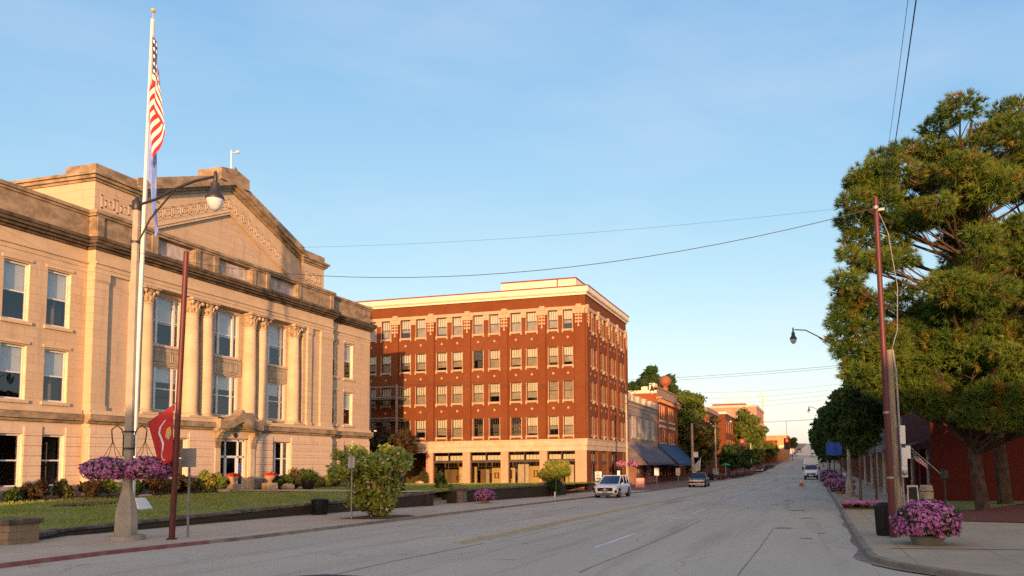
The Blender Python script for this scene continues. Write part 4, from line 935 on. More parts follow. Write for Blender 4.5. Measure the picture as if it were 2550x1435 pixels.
B6 = simple_block('low_orange_building', 'low windowless orange brick building at the bend of the far street', -19.5, -8.2, 248, 275, 3.0, 10.1, brick('far_orange_brick', (.58, .3, .13), (.52, .27, .12), (.5, .27, .14), 1, .4, .02), cor=(CREAMWALL, .25))
k = MB(); k.fbox(Fr((0, 248, 0), (1, 0, 0), (0, -1, 0)), -19, -13, 6.0, 6.25, -.05, .1); k.fbox(Fr((0, 248, 0), (1, 0, 0), (0, -1, 0)), -10.6, -8.6, 6.0, 7.3, -.05, .1); k.build('signboard', CREAM, B6)
B7 = simple_block('small_brick_shop', 'small red brick shop in front of the low orange building', -21, -11.2, 226 + 12, 246.5, 1.5, 8.2, BRICK2, wins_front=[(-19, -17.5, 4.2, 6.2), (-15.5, -14, 4.2, 6.2)], cor=(BRICK3, .3))
B8 = simple_block('pale_far_shop', 'pale low shopfront far up the street beyond the bend', -17, -8.5, 330, 352, 5, 10, CREAMWALL, cor=(WHITE, .3))
# ================================================================== BUILDINGS ON THE RIGHT
PR = thing('maroon_building', 'maroon painted brick building behind the pine trees', 'building', (6.35, 47.6, -.4))
k = MB(); Fa = Fr((0, 47.6, 0), (1, 0, 0), (0, -1, 0)); Fb = Fr((6.35, 0, 0), (0, 1, 0), (-1, 0, 0))
k.quad((6.35, 47.6, -1), (40, 47.6, -1), (40, 47.6, 10.2), (6.35, 47.6, 10.2)); k.quad((40, 47.6, -1), (40, 62, -1), (40, 62, 10.2), (40, 47.6, 10.2)); k.quad((40, 62, -1), (6.35, 62, -1), (6.35, 62, 10.2), (40, 62, 10.2))
wallgrid(k, Fb, 47.6, 62, 3.4, 10.2, [(a, c, 5.6, 8.4) for a, c in ((49, 50.6), (52, 53.6), (55.5, 57), (58.6, 60.2))], 0, .3)
wallgrid(k, Fb, 47.6, 62, -1, 3.4, [(48.6, 52.6, -.2, 2.7), (53.6, 55.2, -.35, 2.7), (56.2, 61, -.2, 2.7)], 0, .5); k.build('wall', BRICK_P, PR)
k = MB(); k.fbox(Fa, 6.35, 40, .82, .9, -.05, .03); k.fbox(Fa, 6.3, 40, 10.2, 10.5, -.3, .12); k.fbox(Fa, 8.9, 9.05, .9, 3.2, -.05, .03); k.build('string_course', BRICK_P, PR)
k = MB(); k.box(6.45, 39.9, 47.7, 61.9, 9.6, 9.75); k.build('roof', ROOFM, PR)
for a, c in ((49, 50.6), (52, 53.6), (55.5, 57), (58.6, 60.2)): window(PR, Fb, a, c, 5.6, 8.4, -.28, WFRAME, .4, 0, fw=.09)
for a, c, z0 in ((48.6, 52.6, -.2), (53.6, 55.2, -.35), (56.2, 61, -.2)):
    k = MB(); k.fbox(Fb, a, a + .1, z0, 2.7, -.45, -.35); k.fbox(Fb, c - .1, c, z0, 2.7, -.45, -.35); k.fbox(Fb, a, c, 2.1, 2.2, -.45, -.35); k.fbox(Fb, (a + c) / 2 - .04, (a + c) / 2 + .04, z0, 2.7, -.45, -.35); o = k.build('shop_window', WFRAME, PR)
    k = MB(); k.fbox(Fb, a, c, z0, 2.7, -.47, -.46); k.build('pane', CARGL, o)
k = MB()
for i in range(12): k.hexa([(6.3, 48.2 + i * 1.15, 3.1), (4.9, 48.2 + i * 1.15, 2.75), (4.9, 48.8 + i * 1.15, 2.75), (6.3, 48.8 + i * 1.15, 3.1), (6.3, 48.2 + i * 1.15, 3.16), (4.9, 48.2 + i * 1.15, 2.81), (4.9, 48.8 + i * 1.15, 2.81), (6.3, 48.8 + i * 1.15, 3.16)])
k.box(4.85, 4.95, 48, 61.9, 2.6, 2.75); k.build('canopy', DKMET, PR)
TB = thing('tan_brick_shop', 'tan brick shop with grey canopy and pale corner column on right pavement', 'building', (6.3, 62.3, -.5))
Fb = Fr((6.3, 0, 0), (0, 1, 0), (-1, 0, 0)); k = MB()
wallgrid(k, Fb, 62.2, 96, -1.2, 7.2, [(66, 69, .2, 2.4), (72, 75, .2, 2.4), (79, 81, -.7, 2.4), (84, 87, .2, 2.4), (90, 93, .2, 2.4)], 0, .3)
k.quad((6.3, 62.2, -1.2), (30, 62.2, -1.2), (30, 62.2, 7.2), (6.3, 62.2, 7.2)); k.quad((6.3, 96, -1.2), (30, 96, -1.2), (30, 96, 7.2), (6.3, 96, 7.2)); k.build('wall', BRICK_T, TB)
for a, c, z0, z1 in ((66, 69, .2, 2.4), (72, 75, .2, 2.4), (79, 81, -.7, 2.4), (84, 87, .2, 2.4), (90, 93, .2, 2.4)): window(TB, Fb, a, c, z0, z1, -.28, WFRAME, .0, 0, fw=.09, glass=GLASSR)
k = MB(); k.fbox(Fb, 62.3, 95.9, 2.7, 4.1, 0.01, 1.3); k.build('canopy', mat('grey_corrugated_fascia', (.26, .26, .27), .7, (.18, .18, .19), 4, stretch=(.3, 6, .3)), TB)
for y in (64, 71, 78, 88):
    k = MB(); k.lathe([(.2, -.8), (.2, -.6), (.15, -.55), (.15, 2.5), (.2, 2.6), (.2, 2.695)], (5.15, y, 0), 10); k.build('pillar', CREAMWALL, TB, smooth=50)
k = MB(); k.box(6.4, 30, 62.3, 95.9, 6.8, 6.95); k.build('roof', ROOFM, TB)
simple_block('long_dark_brick_row', 'long dark brick shop row on right behind street trees', 6.3, 30, 96.2, 150, -.7, 8.6, BRICK3, wins_side=[(a, c, z0, z1) for a, c in wv(97, 149, 11, .5) for z0, z1 in ((.2, 2.6), (4.6, 7))], cor=(GREYST, .4))
simple_block('far_right_row', 'far dark brick row on right beyond the intersection', 6.3, 26, 166, 250, .5, 9.6, BRICK, wins_side=[(a, c, z0, z1) for a, c in wv(168, 248, 12, .45) for z0, z1 in ((5.6, 8),)], cor=(GREYST, .4))
# the buildings across the side street behind the viewpoint, whose shadow covers the near road
SB = thing('side_street_building', 'low brick building across the side street, out of frame behind the viewpoint', 'building', (20, -40, 0))
Fa = Fr((0, -30, 0), (1, 0, 0), (0, 1, 0)); k = MB()
ops = [(a, c, z0, z1) for a, c in wv(-4, 59, 14, .5) for z0, z1 in ((.8, 3.0), (4.8, 7.0))]
HB = 7.7
wallgrid(k, Fa, -5, 60, -.5, HB, ops, 0, .3); k.quad((-5, -30, -.5), (-5, -50, -.5), (-5, -50, HB), (-5, -30, HB)); k.quad((60, -30, -.5), (60, -50, -.5), (60, -50, HB), (60, -30, HB)); k.quad((-5, -50, -.5), (60, -50, -.5), (60, -50, HB), (-5, -50, HB))
k.build('wall', BRICK, SB); k = MB(); k.box(8, 26, -49, -30.3, HB, 8.4); k.box(26.01, 59, -49, -30.3, HB, 10.2); k.build('upper_storey', BRICK3, SB)
k = MB(); k.box(-5, 60, -50, -30.01, HB - .3, HB - .2); k.build('roof', ROOFM, SB)
for o_ in ops: window(SB, Fa, *o_, -.28, WFRAME, .4, 0, fw=.09)

# ================================================================== WALLS, PLANTERS, STREET FURNITURE
def stone_wall(name, label, pts, w=.42, h0=None, group=None):
    t = thing(name, label, 'garden wall', (pts[0][0], pts[0][1], gz(pts[0][1])), group=group)
    b = MB(); c = MB(); rr = random.Random(len(pts) * 7 + int(pts[0][1]))
    for (x0, y0), (x1, y1) in zip(pts, pts[1:]):
        n = max(1, int(abs(y1 - y0) / .75))
        for i in range(n):
            ya, yb = y0 + (y1 - y0) * i / n, y0 + (y1 - y0) * (i + 1) / n; xa, xb = x0 + (x1 - x0) * i / n, x0 + (x1 - x0) * (i + 1) / n
            za, zb = wtop(ya), wtop(yb); ga, gb = gz(ya), gz(yb)
            b.hexa([(xa, ya, ga - .1), (xb, yb, gb - .1), (xb - w, yb, gb - .1), (xa - w, ya, ga - .1), (xa, ya, za - .08), (xb, yb, zb - .08), (xb - w, yb, zb - .08), (xa - w, ya, za - .08)])
            j = rr.uniform(-.02, .03); q = rr.uniform(-.015, .02); e = .012
            c.hexa([(xa + .05 + j, ya + e, za - .08), (xb + .05 + j, yb - e, zb - .08), (xb - w - .03, yb - e, zb - .08), (xa - w - .03, ya + e, za - .08),
                    (xa + .03 + j, ya + e, za + .02 + q), (xb + .03 + j, yb - e, zb + .02 + q), (xb - w - .02, yb - e, zb + .02 + q), (xa - w - .02, ya + e, za + .02 + q)])
    b.build('wall_body', WALLST, t); c.build('cap_stones', CAPST, t, bevel=.012); return t
stone_wall('lawn_wall', 'low dry-stone wall edging the lawn from the ashlar post to the path gap', [(-21.0, 16.8), (-22.3, 19.0), (-22.4, 29.8), (-21.1, 40)])
stone_wall('lawn_wall', 'low dark stone wall edging the lawn beyond the path gap, near the brick building', [(-21.2, 44.7), (-19.75, 61.2), (-21.5, 66)])
stone_wall('lawn_wall', 'short stone wall to the left of the ashlar post, mostly out of frame', [(-20.9, 6), (-20.9, 15.8)])
def post(label, x, y, w, h, m):
    t = thing('wall_post', label, 'stone post', (x, y, gz(y))); g = gz(y) - .1
    k = MB(); k.box(x - w, x, y - w / 2, y + w / 2, g, g + h); k.build('shaft', m, t, bevel=.015)
    k = MB(); k.box(x - w - .06, x + .08, y - w / 2 - .07, y + w / 2 + .07, g + h, g + h + .14); k.build('cap', CAPST, t, bevel=.03)
post('square tan ashlar post with dark cap at the near end of wall', -20.55, 16.35, .85, .72, POSTST)
post('stone post ending the near lawn wall at the path gap', -20.9, 40.1, .6, .85, WALLST)
post('stone post starting the far lawn wall at the path gap', -21.0, 44.6, .8, .95, POSTST)
# steps in the wall gap
t = thing('concrete_steps', 'concrete steps between the two wall posts leading to the courthouse path', 'steps', (-22, 42.2, -.3))
for y_ in (40.4, 43.95):
    k = MB(); k.box(-24.2, -21.2, y_ - .3, y_, gz(42) - .1, .53); k.build('cheek_wall', WALLST, t)
k = MB(); k.box(-24.4, -23.1, 40.4, 43.65, gz(42), .51); k.build('landing', CONC, t)
for i in range(4):
    k = MB(); k.box(-23.4, -21.7 - i * .35, 40.4, 43.65, gz(42) - .05, gz(42) + .13 + .15 * (i + 1)); k.build('step', CONC, t)

def leaves(cs, n, size, seed, squash=1.0, aspect=1.8, shell=.55):
    """n leaf quads spread over clumps cs=[(x,y,z,r)] ; returns verts"""
    rs = np.random.RandomState(seed); cs = np.array(cs, float); wts = cs[:, 3] ** 2; wts /= wts.sum()
    idx = rs.choice(len(cs), n, p=wts); d = rs.normal(size=(n, 3)); d /= np.linalg.norm(d, axis=1)[:, None]
    rr = (shell + (1 - shell) * rs.rand(n) ** .6) * (1 + .15 * rs.randn(n)); c = cs[idx, :3] + d * (rr * cs[idx, 3])[:, None] * np.array([1, 1, squash])
    nrm = d + rs.normal(size=(n, 3)) * .7; nrm /= np.linalg.norm(nrm, axis=1)[:, None]
    a = np.cross(nrm, rs.normal(size=(n, 3))); a /= np.linalg.norm(a, axis=1)[:, None]; b = np.cross(nrm, a)
    s = size * (.6 + .8 * rs.rand(n))[:, None]; a = a * s * .5; b = b * s * .5 * aspect
    v = np.stack([c - b, c + a * .9 - b * .1, c + b, c - a * .9 - b * .1], 1); return v.reshape(-1, 3)
def clumps(c, r, n, cr, seed, keep=None):
    rs = random.Random(seed); out = []
    while len(out) < n:
        d = [rs.gauss(0, 1) for _ in range(3)]; l = math.sqrt(sum(x * x for x in d)); q = rs.random() ** .45
        p = [c[i] + d[i] / l * r[i] * q for i in range(3)]
        if keep and not keep(p): continue
        out.append((*p, cr * rs.uniform(.6, 1.25)))
    return out
def branch_mb(base, cs, r0, seed, nb=9, fork=.35, lean=(0, 0)):
    rs = random.Random(seed); m = MB(); zc = sum(c[2] for c in cs) / len(cs); zt = max(c[2] for c in cs); cx = sum(c[0] for c in cs) / len(cs); cy = sum(c[1] for c in cs) / len(cs)
    zf = base[2] + (min(c[2] for c in cs) - base[2]) * .8
    top = (cx, cy, zt * .85 + zc * .15)
    trunk = [base, (base[0] + (cx - base[0]) * .15 + lean[0], base[1] + lean[1], base[2] + (zf - base[2]) * .5), (base[0] + (cx - base[0]) * .35, base[1] + (cy - base[1]) * .35, zf), ((base[0] + cx) / 2, (base[1] + cy) / 2, (zf + zc) / 2 + .2), top]
    m.tube([(base[0], base[1], base[2] - .1)] + trunk, [r0 * 1.25, r0 * 1.1, r0 * .9, r0 * .8, r0 * .55, r0 * .12], 9)
    for c in rs.sample(cs, min(nb, len(cs))):
        f = rs.uniform(.3, .85); z = zf + (c[2] - zf) * f * .7; z = min(z, top[2] - .1); q = (z - zf) / max(.01, top[2] - zf); q = max(0, min(1, q))
        s = (trunk[2][0] + (top[0] - trunk[2][0]) * q, trunk[2][1] + (top[1] - trunk[2][1]) * q, z)
        mid = tuple((s[i] + c[i]) / 2 + (.25 if i == 2 else rs.uniform(-.2, .2)) for i in range(3))
        m.tube([s, mid, c[:3]], [r0 * .4 * (1 - q * .6), r0 * .22, r0 * .07], 6)
    return m
def tree(name, label, base, cs, n, size, m, bark, r0, seed, cat='tree', group=None, nb=9, squash=.8, shell=.5, blossom=None):
    t = thing(name, label, cat, base, group=group)
    branch_mb(base, cs, r0, seed, nb).build('trunk', bark, t, smooth=60)
    o = rawmesh('crown', leaves(cs, n, size, seed, squash, shell=shell), 4, m, t)
    if blossom: rawmesh('blossom', leaves(cs, blossom[1], blossom[2], seed + 5, squash, 1, .95), 4, blossom[0], t)
    return t

# ---- street lamp
def lampmesh(base, d, t, arm=2.6, h=9.75, scale=1, armz=0):
    """d: +1 arm towards +X, -1 towards -X"""
    x, y, z = base
    k = MB(); k.lathe([(.5, .0), (.5, .12)], (x, y, z), 16)
    k.build('kerb_pad', CONC, t)
    k = MB(); k.lathe([(.30, .12), (.31, .2), (.29, .75), (.29, .8), (.15, 1.4), (.135, 1.6), (.125, 4), (.095, h)], (x, y, z), 8, rot=rad(22)); k.build('shaft', CONC, t)
    zt = z + h
    k = MB(); k.lathe([(.11, -.05), (.13, 0), (.13, .22), (.06, .28), (.05, .34)], (x, y, zt), 10)
    up = .75 + armz
    P = [(x, y, zt + .1), (x + d * arm * .25, y, zt + .22), (x + d * arm * .5, y, zt + .22 + up * .45), (x + d * arm * .75, y, zt + .1 + up * .95), (x + d * arm * .97, y, zt + .12 + up)]
    k.tube(P, .04, 8); k.tube([(x + d * .1, y, zt - 1.0), (x + d * arm * .18, y, zt - .35), (x + d * arm * .5, y, zt + .22 + up * .42)], .025, 6)
    k.tube([(x, y, zt + .1), (x - d * .22, y, zt + .1)], .03, 6); k.lathe([(.13, -.03), (.13, .03)], (x, y, zt - 1.0), 10)
    k.build('arm', DKMET, t, smooth=50)
    hx, hz = x + d * arm, zt + .12 + up
    k = MB(); k.lathe([(.03, .16), (.05, .1), (.06, -.1), (.05, -.15), (.12, -.2), (.13, -.42), (.22, -.55), (.26, -.64), (.25, -.67)][::-1], (hx, y, hz), 14); h_ = k.build('lamp_head', DKMET, t, smooth=50)
    k = MB(); k.lathe([(.03, -1.0), (.12, -.95), (.2, -.82), (.235, -.67)], (hx, y, hz), 14); k.build('globe', LAMPGL, h_, smooth=50)
    return t
def flowerball(parent, c, rx, rz, n, m, seed, size=.07, leafn=None, nmesh='blossoms', fl='foliage', droop=.5, ry=None):
    rs = np.random.RandomState(seed); ry = ry or rx
    def dome(n, sc):
        d = rs.normal(size=(n, 3)); d /= np.linalg.norm(d, axis=1)[:, None]; d[:, 2] = np.where(d[:, 2] < -droop, np.abs(d[:, 2]), d[:, 2])
        q = sc * (1 + .06 * rs.randn(n) + .07 * np.sin(d[:, 0] * 7 + seed) * np.sin(d[:, 1] * 6 + 2 * d[:, 2] * 3)); return d, np.array(c) + d * q[:, None] * np.array([rx, ry, rz])
    d, p = dome(n, 1.0); nr = d + rs.normal(size=(n, 3)) * .35; nr /= np.linalg.norm(nr, axis=1)[:, None]
    a = np.cross(nr, [0.3, .2, 1.0]); a /= np.linalg.norm(a, axis=1)[:, None]; b = np.cross(nr, a); s = size * (.7 + .6 * rs.rand(n)); V = []
    for i in range(5):   # five-petalled trumpet
        t0 = 2 * math.pi * i / 5; t1 = 2 * math.pi * (i + 1) / 5; tm = (t0 + t1) / 2
        f = lambda t, r, h: p + (a * math.cos(t) + b * math.sin(t)) * (s * r)[:, None] + nr * (s * h)[:, None]
        V.append(np.stack([f(0, 0, -.1), f(t0, .38, .1), f(tm, .62, .12), f(t1, .38, .1)], 1))
    rawmesh(nmesh, np.concatenate(V, 0).reshape(-1, 3), 4, m, parent)
    ln = leafn or n; d, p = dome(ln, .93); nr = d + rs.normal(size=(ln, 3)) * .6; a = np.cross(nr, rs.normal(size=(ln, 3))); a /= np.linalg.norm(a, axis=1)[:, None]; b = np.cross(nr, a); b /= np.linalg.norm(b, axis=1)[:, None]
    s = (size * 1.1) * (.6 + .7 * rs.rand(ln))[:, None]; rawmesh(fl, np.stack([p - b * s, p + a * s * .5, p + b * s, p - a * s * .5], 1).reshape(-1, 3), 4, LEAFD, parent)
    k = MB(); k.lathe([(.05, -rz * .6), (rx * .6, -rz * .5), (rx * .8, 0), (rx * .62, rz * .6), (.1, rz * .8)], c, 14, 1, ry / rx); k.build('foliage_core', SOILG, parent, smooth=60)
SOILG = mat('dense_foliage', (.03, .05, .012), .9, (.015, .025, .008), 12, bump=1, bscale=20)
L1 = thing('street_lamp', 'nearest tall concrete street lamp with black arm, hanging basket hooks and octagonal foot', 'street lamp', (-19.0, 18.1, .05), group='concrete street lamps along the street')
lampmesh((-19.0, 18.1, gz(18) + SW), 1, L1, arm=2.75, h=9.62, armz=-.2)
k = MB()
for s in (-1, 1):
    y = 18.1; ax = (.62 * s, .2 * s)
    P = [(-19.0 + .15 * s, y + .05 * s, 2.4), (-19 + .15 * s, y + .05 * s, 3.0), (-19.0 + .2 * s, y + .07 * s, 3.18), (-19 + .34 * s, y + .11 * s, 3.28), (-19 + .47 * s, y + .15 * s, 3.16), (-19 + .45 * s, y + .15 * s, 2.95), (-19 + .42 * s, y + .15 * s, 2.8)]
    k.tube(P, .018, 6)
for z in (2.62, 3.1): k.lathe([(.15, -.025), (.15, .025)], (-19.0, 18.1, z), 12)
k.build('basket_hooks', DKMET, L1)
for s in (-1, 1):
    bt = thing('hanging_basket', 'purple petunia basket hanging on the %s side of nearest street lamp' % ('road' if s > 0 else 'lawn'), 'hanging basket', (-19 + .42 * s, 18.1 + .15 * s, 2.0), group='petunia baskets on street lamps')
    cx, cy = -19 + .42 * s, 18.1 + .15 * s
    flowerball(bt, (cx + .08 * s, cy + .08 * s, 2.02), .62, .32, 1300, PETALV, 5 + s, .08, 900, droop=.8)
    k = MB(); k.lathe([(.05, -.2), (.28, -.16), (.4, .05), (.41, .1)], (cx, cy, 1.95), 14); k.build('basket', DKMET, bt)
    k = MB()
    for i in range(4):
        a = i * math.pi / 2 + .4; k.tube([(cx, cy, 2.82), (cx + .38 * math.cos(a), cy + .38 * math.sin(a), 2.1)], .007, 4)
    k.build('chain', DKMET, bt)
lamps = [((-18.35, 77, 0), 1, 'concrete street lamp at the corner of the brick building with pink basket', 2.7, 9.7, 0),
         ((-15.6, 128, 0), 1, 'black armed street lamp on left pavement beyond the blue awning', 2.5, 9.2, 0),
         ((2.2, 55.5, 0), -1, 'concrete street lamp by the flower bed on right pavement, blue banner below its arm', 3.4, 10.2, .5),
         ((1.9, 128, 0), -1, 'second street lamp along right pavement, arm over the road', 2.6, 10.1, .3),
         ((1.9, 205, 0), -1, 'third street lamp along right pavement', 2.4, 10.1, .3),
         ((1.9, 290, 0), -1, 'farthest small street lamp along right pavement', 2.4, 9.8, .3)]
LM = []
for (x, y, _), d, lb, arm, h, az in lamps:
    L = thing('street_lamp', lb, 'street lamp', (x, y, gz(y) + SW), group='concrete street lamps along the street'); LM.append(L)
    lampmesh((x, y, gz(y) + SW), d, L, arm=arm, h=h, armz=az)
def basket_simple(name, label, c, m, n, seed, rx=.55, rz=.32):
    t = thing(name, label, 'hanging basket', c, group='petunia baskets on street lamps'); flowerball(t, c, rx, rz, n, m, seed, .1, n, droop=.8); return t
basket_simple('hanging_basket', 'salmon pink petunia basket on lamp at brick building corner, lawn side', (-18.95, 77, 2.0), PETAL, 300, 21)
basket_simple('hanging_basket', 'salmon pink petunia basket on lamp at brick building corner, road side', (-17.75, 77, 2.0), PETAL, 300, 22)
# blue banner on right lamp
t = thing('blue_banner', 'plain blue banner hanging from the lamp by the right flower bed', 'banner', (1.25, 55.4, 2.45))
k = MB(); N = 8
V = [(.72 + 1.05 * i / N, 55.35 + .05 * math.sin(i * 1.3), z + .03 * math.sin(i)) for z in (2.42, 3.28) for i in range(N + 1)]
V += [(x, y + .02, z) for x, y, z in V]; M_ = 2 * (N + 1)
k.add(V, [(i, i + 1, N + 2 + i, N + 1 + i) for i in range(N)] + [(M_ + i, M_ + N + 1 + i, M_ + N + 2 + i, M_ + i + 1) for i in range(N)]); k.build('cloth', BLUECLOTH, t, smooth=80)
k = MB(); k.tube([(2.12, 55.4, 3.32), (.7, 55.4, 3.32)], .02, 6); k.tube([(2.12, 55.4, 2.4), (.7, 55.4, 2.4)], .02, 6); k.build('bracket', DKMET, t)

# ---- maroon poles, wood pole
t = thing('maroon_pole', 'tall maroon steel pole beside the nearest street lamp, red flag on it', 'pole', (-17.7, 18.4, .05))
k = MB(); k.tube([(-17.7, 18.4, gz(18.4)), (-17.47, 18.4, 8.3)], [.082, .07], 12); k.build('shaft', STEELR, t, smooth=60); k = MB(); k.lathe([(.14, 0), (.14, .04)], (-17.7, 18.4, gz(18.4) + SW), 12); k.lathe([(.074, 0), (.05, .05)], (-17.47, 18.4, 8.28), 10); k.build('base_plate', STEELR, t)
t = thing('red_flag', 'red flag with white ribbon line and gold emblem on angled staff', 'flag', (-17.6, 18.35, 3.9))
k = MB(); k.tube([(-17.6, 18.36, 3.93), (-18.62, 18.3, 3.28)], .018, 6); k.build('staff', GALV, t)
def quadmap(u, v, off=0): # u along staff (0 at pole) v down
    A, B, C, D = Vector((-17.68, 18.3, 3.85)), Vector((-18.53, 18.26, 3.36)), Vector((-18.1, 18.26, 1.98)), Vector((-17.7, 18.28, 2.22))
    p = (A * (1 - u) + B * u) * (1 - v) + (D * (1 - u) + C * u) * v; p.y += .06 * math.sin(u * 7 + v * 2) * (.3 + v) - off; return tuple(p)
def sheet(fn, n, m_, name, mt, parent, th=.006):
    k = MB(); V = [fn(i / n, j / m_) for j in range(m_ + 1) for i in range(n + 1)]
    k.add(V, [(j * (n + 1) + i, j * (n + 1) + i + 1, (j + 1) * (n + 1) + i + 1, (j + 1) * (n + 1) + i) for j in range(m_) for i in range(n)])
    o = k.build(name, mt, parent, smooth=80); s = o.modifiers.new('solid', 'SOLIDIFY'); s.thickness = th; return o
fl = sheet(lambda u, v: quadmap(u, v), 12, 16, 'cloth', REDCLOTH, t)
k = MB(); P = [(.32, .18), (.5, .26), (.56, .36), (.48, .47), (.4, .6), (.42, .7), (.5, .78), (.45, .88), (.32, .92)]
for (u0, v0), (u1, v1) in zip(P, P[1:]):
    w_ = .035; q = lambda u, v: quadmap(u, v, .012); k.quad(q(u0 - w_, v0), q(u0 + w_, v0), q(u1 + w_, v1), q(u1 - w_, v1))
k.build('white_ribbon', WHITE, fl)
k = MB(); c0 = (.2, .45); pts = [quadmap(c0[0] + .12 * math.cos(a) * (1 + .15 * math.sin(5 * a)), c0[1] + .11 * math.sin(a), .013) for a in [i * math.pi / 7 for i in range(14)]]; k.add(pts, [tuple(range(14))]); k.build('gold_emblem', GOLD, fl)
k = MB(); pts = [quadmap(c0[0] + .0 + .05 * math.cos(a), c0[1] + .05 + .07 * math.sin(a), .018) for a in [i * math.pi / 5 for i in range(10)]]; k.add(pts, [tuple(range(10))]); k.build('grey_emblem', SIGNB, fl)
t = thing('maroon_pole', 'tall maroon steel pole leaning at right kerb in front of the pines', 'pole', (1.95, 22.3, -.1))
k = MB(); k.tube([(1.95, 22.3, gz(22)), (1.83, 22.3, 9.25)], [.095, .065], 12); k.build('shaft', STEELR, t, smooth=60)
k = MB(); k.lathe([(.1, -.03), (.1, .03)], (1.93, 22.3, 1.55), 10); k.lathe([(.09, -.03), (.09, .03)], (1.9, 22.3, 3.3), 10); k.lathe([(.08, -.04), (.08, .04)], (1.83, 22.3, 8.95), 10); k.box(1.83, 2.05, 22.25, 22.35, 8.85, 8.92); k.build('band', GALV, t)
t = thing('wood_pole', 'weathered grey wood service pole behind the right maroon pole', 'utility pole', (2.12, 22.75, 0))
k = MB(); k.tube([(2.14, 22.75, gz(22.7)), (2.07, 22.75, 5.05)], [.115, .09], 12); k.build('shaft', WOOD, t, smooth=60)
k = MB(); k.tube([(2.3, 22.7, .1), (2.22, 22.7, 4.4), (2.15, 22.7, 5.05)], .03, 8); k.tube([(2.12, 22.7, 5.0), (2.3, 22.72, 5.6), (2.35, 22.72, 6.8), (2.15, 22.6, 8.3), (1.9, 22.45, 8.9)], .013, 6); k.build('conduit', GALV, t)
k = MB(); k.box(2.24, 2.38, 22.55, 22.75, 2.45, 2.95); k.box(2.26, 2.4, 22.55, 22.7, 1.85, 2.35); k.box(2.38, 2.5, 22.6, 22.75, 2.05, 2.4); k.box(2.25, 2.4, 22.55, 22.7, 1.55, 1.85); k.build('meter_box', WHITE, t, bevel=.01)
k = MB(); k.lathe([(.06, 0), (.075, .05), (.06, .12)], (2.32, 22.5, 1.62), 10); k.build('meter', GALV, t)
# ---- litter bins, signs
def bin_(label, x, y, r, h, m):
    t = thing('litter_bin', label, 'litter bin', (x, y, gz(y) + SW)); z = gz(y) + SW
    k = MB(); k.lathe([(r * .85, 0), (r * .9, .04), (r, h * .9), (r * .98, h * .9)], (x, y, z), 18); k.build('body', m, t, smooth=40)
    k = MB()
    for i in range(18):
        a = 2 * math.pi * i / 18; k.tube([(x + r * .9 * math.cos(a), y + r * .9 * math.sin(a), z + .05), (x + r * 1.03 * math.cos(a), y + r * 1.03 * math.sin(a), z + h * .88)], .012, 4)
    k.build('slats', m, t)
    k = MB(); k.lathe([(r * 1.08, h * .88), (r * 1.1, h * .94), (r * .9, h), (r * .4, h * 1.02)], (x, y, z), 18); k.build('rim', m, t, smooth=40)
bin_('black litter bin standing against the middle of the lawn wall', -21.7, 31, .36, .72, BLACKPL)
bin_('black slatted litter bin behind the right maroon pole', 1.78, 22.9, .24, .88, BLACKPL)
bin_('small dark litter bin beside bench on far left pavement', -15.3, 119, .4, 1.0, BLACKPL)
def sign(label, x, y, h, w, ph, m, rz=0, face=None, thick=.012):
    t = thing('road_sign', label, 'sign', (x, y, gz(y) + SW - .02), group='metal signs on posts'); z = gz(y) + .1
    k = MB(); k.box(x - .025, x + .025, y - .02, y + .02, z, z + h + ph); k.build('post', GALV, t)
    k = MB(); c, s = math.cos(rz), math.sin(rz); P = lambda a, b_, zz: (x + a * c - b_ * s, y - .03 + a * s + b_ * c, zz)
    k.hexa([P(-w / 2, -thick, z + h), P(w / 2, -thick, z + h), P(w / 2, 0, z + h), P(-w / 2, 0, z + h), P(-w / 2, -thick, z + h + ph), P(w / 2, -thick, z + h + ph), P(w / 2, 0, z + h + ph), P(-w / 2, 0, z + h + ph)])
    pl = k.build('plate', m, t)
    if face: face(P, z + h, pl, thick)
    return t
sign('grey sign seen from behind on a thin post next to red flag', -17.9, 19.2, 2.05, .42, .56, SIGNB, rz=.35)
def strip2(P, z, pl, th):
    k = MB(); k.hexa([P(-.03, -th - .02, z - .05), P(.03, -th - .02, z - .05), P(.03, -th, z - .05), P(-.03, -th, z - .05), P(-.03, -th - .02, z + .55), P(.03, -th - .02, z + .55), P(.03, -th, z + .55), P(-.03, -th, z + .55)]); k.build('rail', GALV, pl)
sign('white backed sign on galvanised post in front of the blossoming tree', -18.07, 27.9, 2.05, .3, .46, SIGNB, face=strip2)
def arrow(P, z, pl, th):
    k = MB(); d = -th - .004; q = lambda a, zz: P(a, d, zz)
    k.add([q(-.16, z + .22), q(-.06, z + .3), q(-.06, z + .25), q(.16, z + .25), q(.16, z + .19), q(-.06, z + .19), q(-.06, z + .14)], [tuple(range(7))])
    for zz, a, b_ in ((.62, -.17, .17), (.52, -.12, .12), (.42, -.2, .2)):
        for i in range(int((b_ - a) / .07)): k.quad(q(a + i * .07, z + zz), q(a + i * .07 + .05, z + zz), q(a + i * .07 + .05, z + zz + .06), q(a + i * .07, z + zz + .06))
    k.build('arrow_print', BLACK, pl)
sign('white sign with black left arrow behind the white car', -17.0, 61.3, 1.1, .56, .75, WHITE, face=arrow)
sign('small white parking sign on post near the left awnings', -16.6, 66.5, 1.5, .25, .42, WHITE)
sign('white parking sign on dark post below the grey awning', -16.6, 83.5, 1.3, .5, .8, WHITE)
sign('pale orange lit sign plate on post before the dark parked car', -16.4, 96, 1.1, .55, .9, CREAMREV)
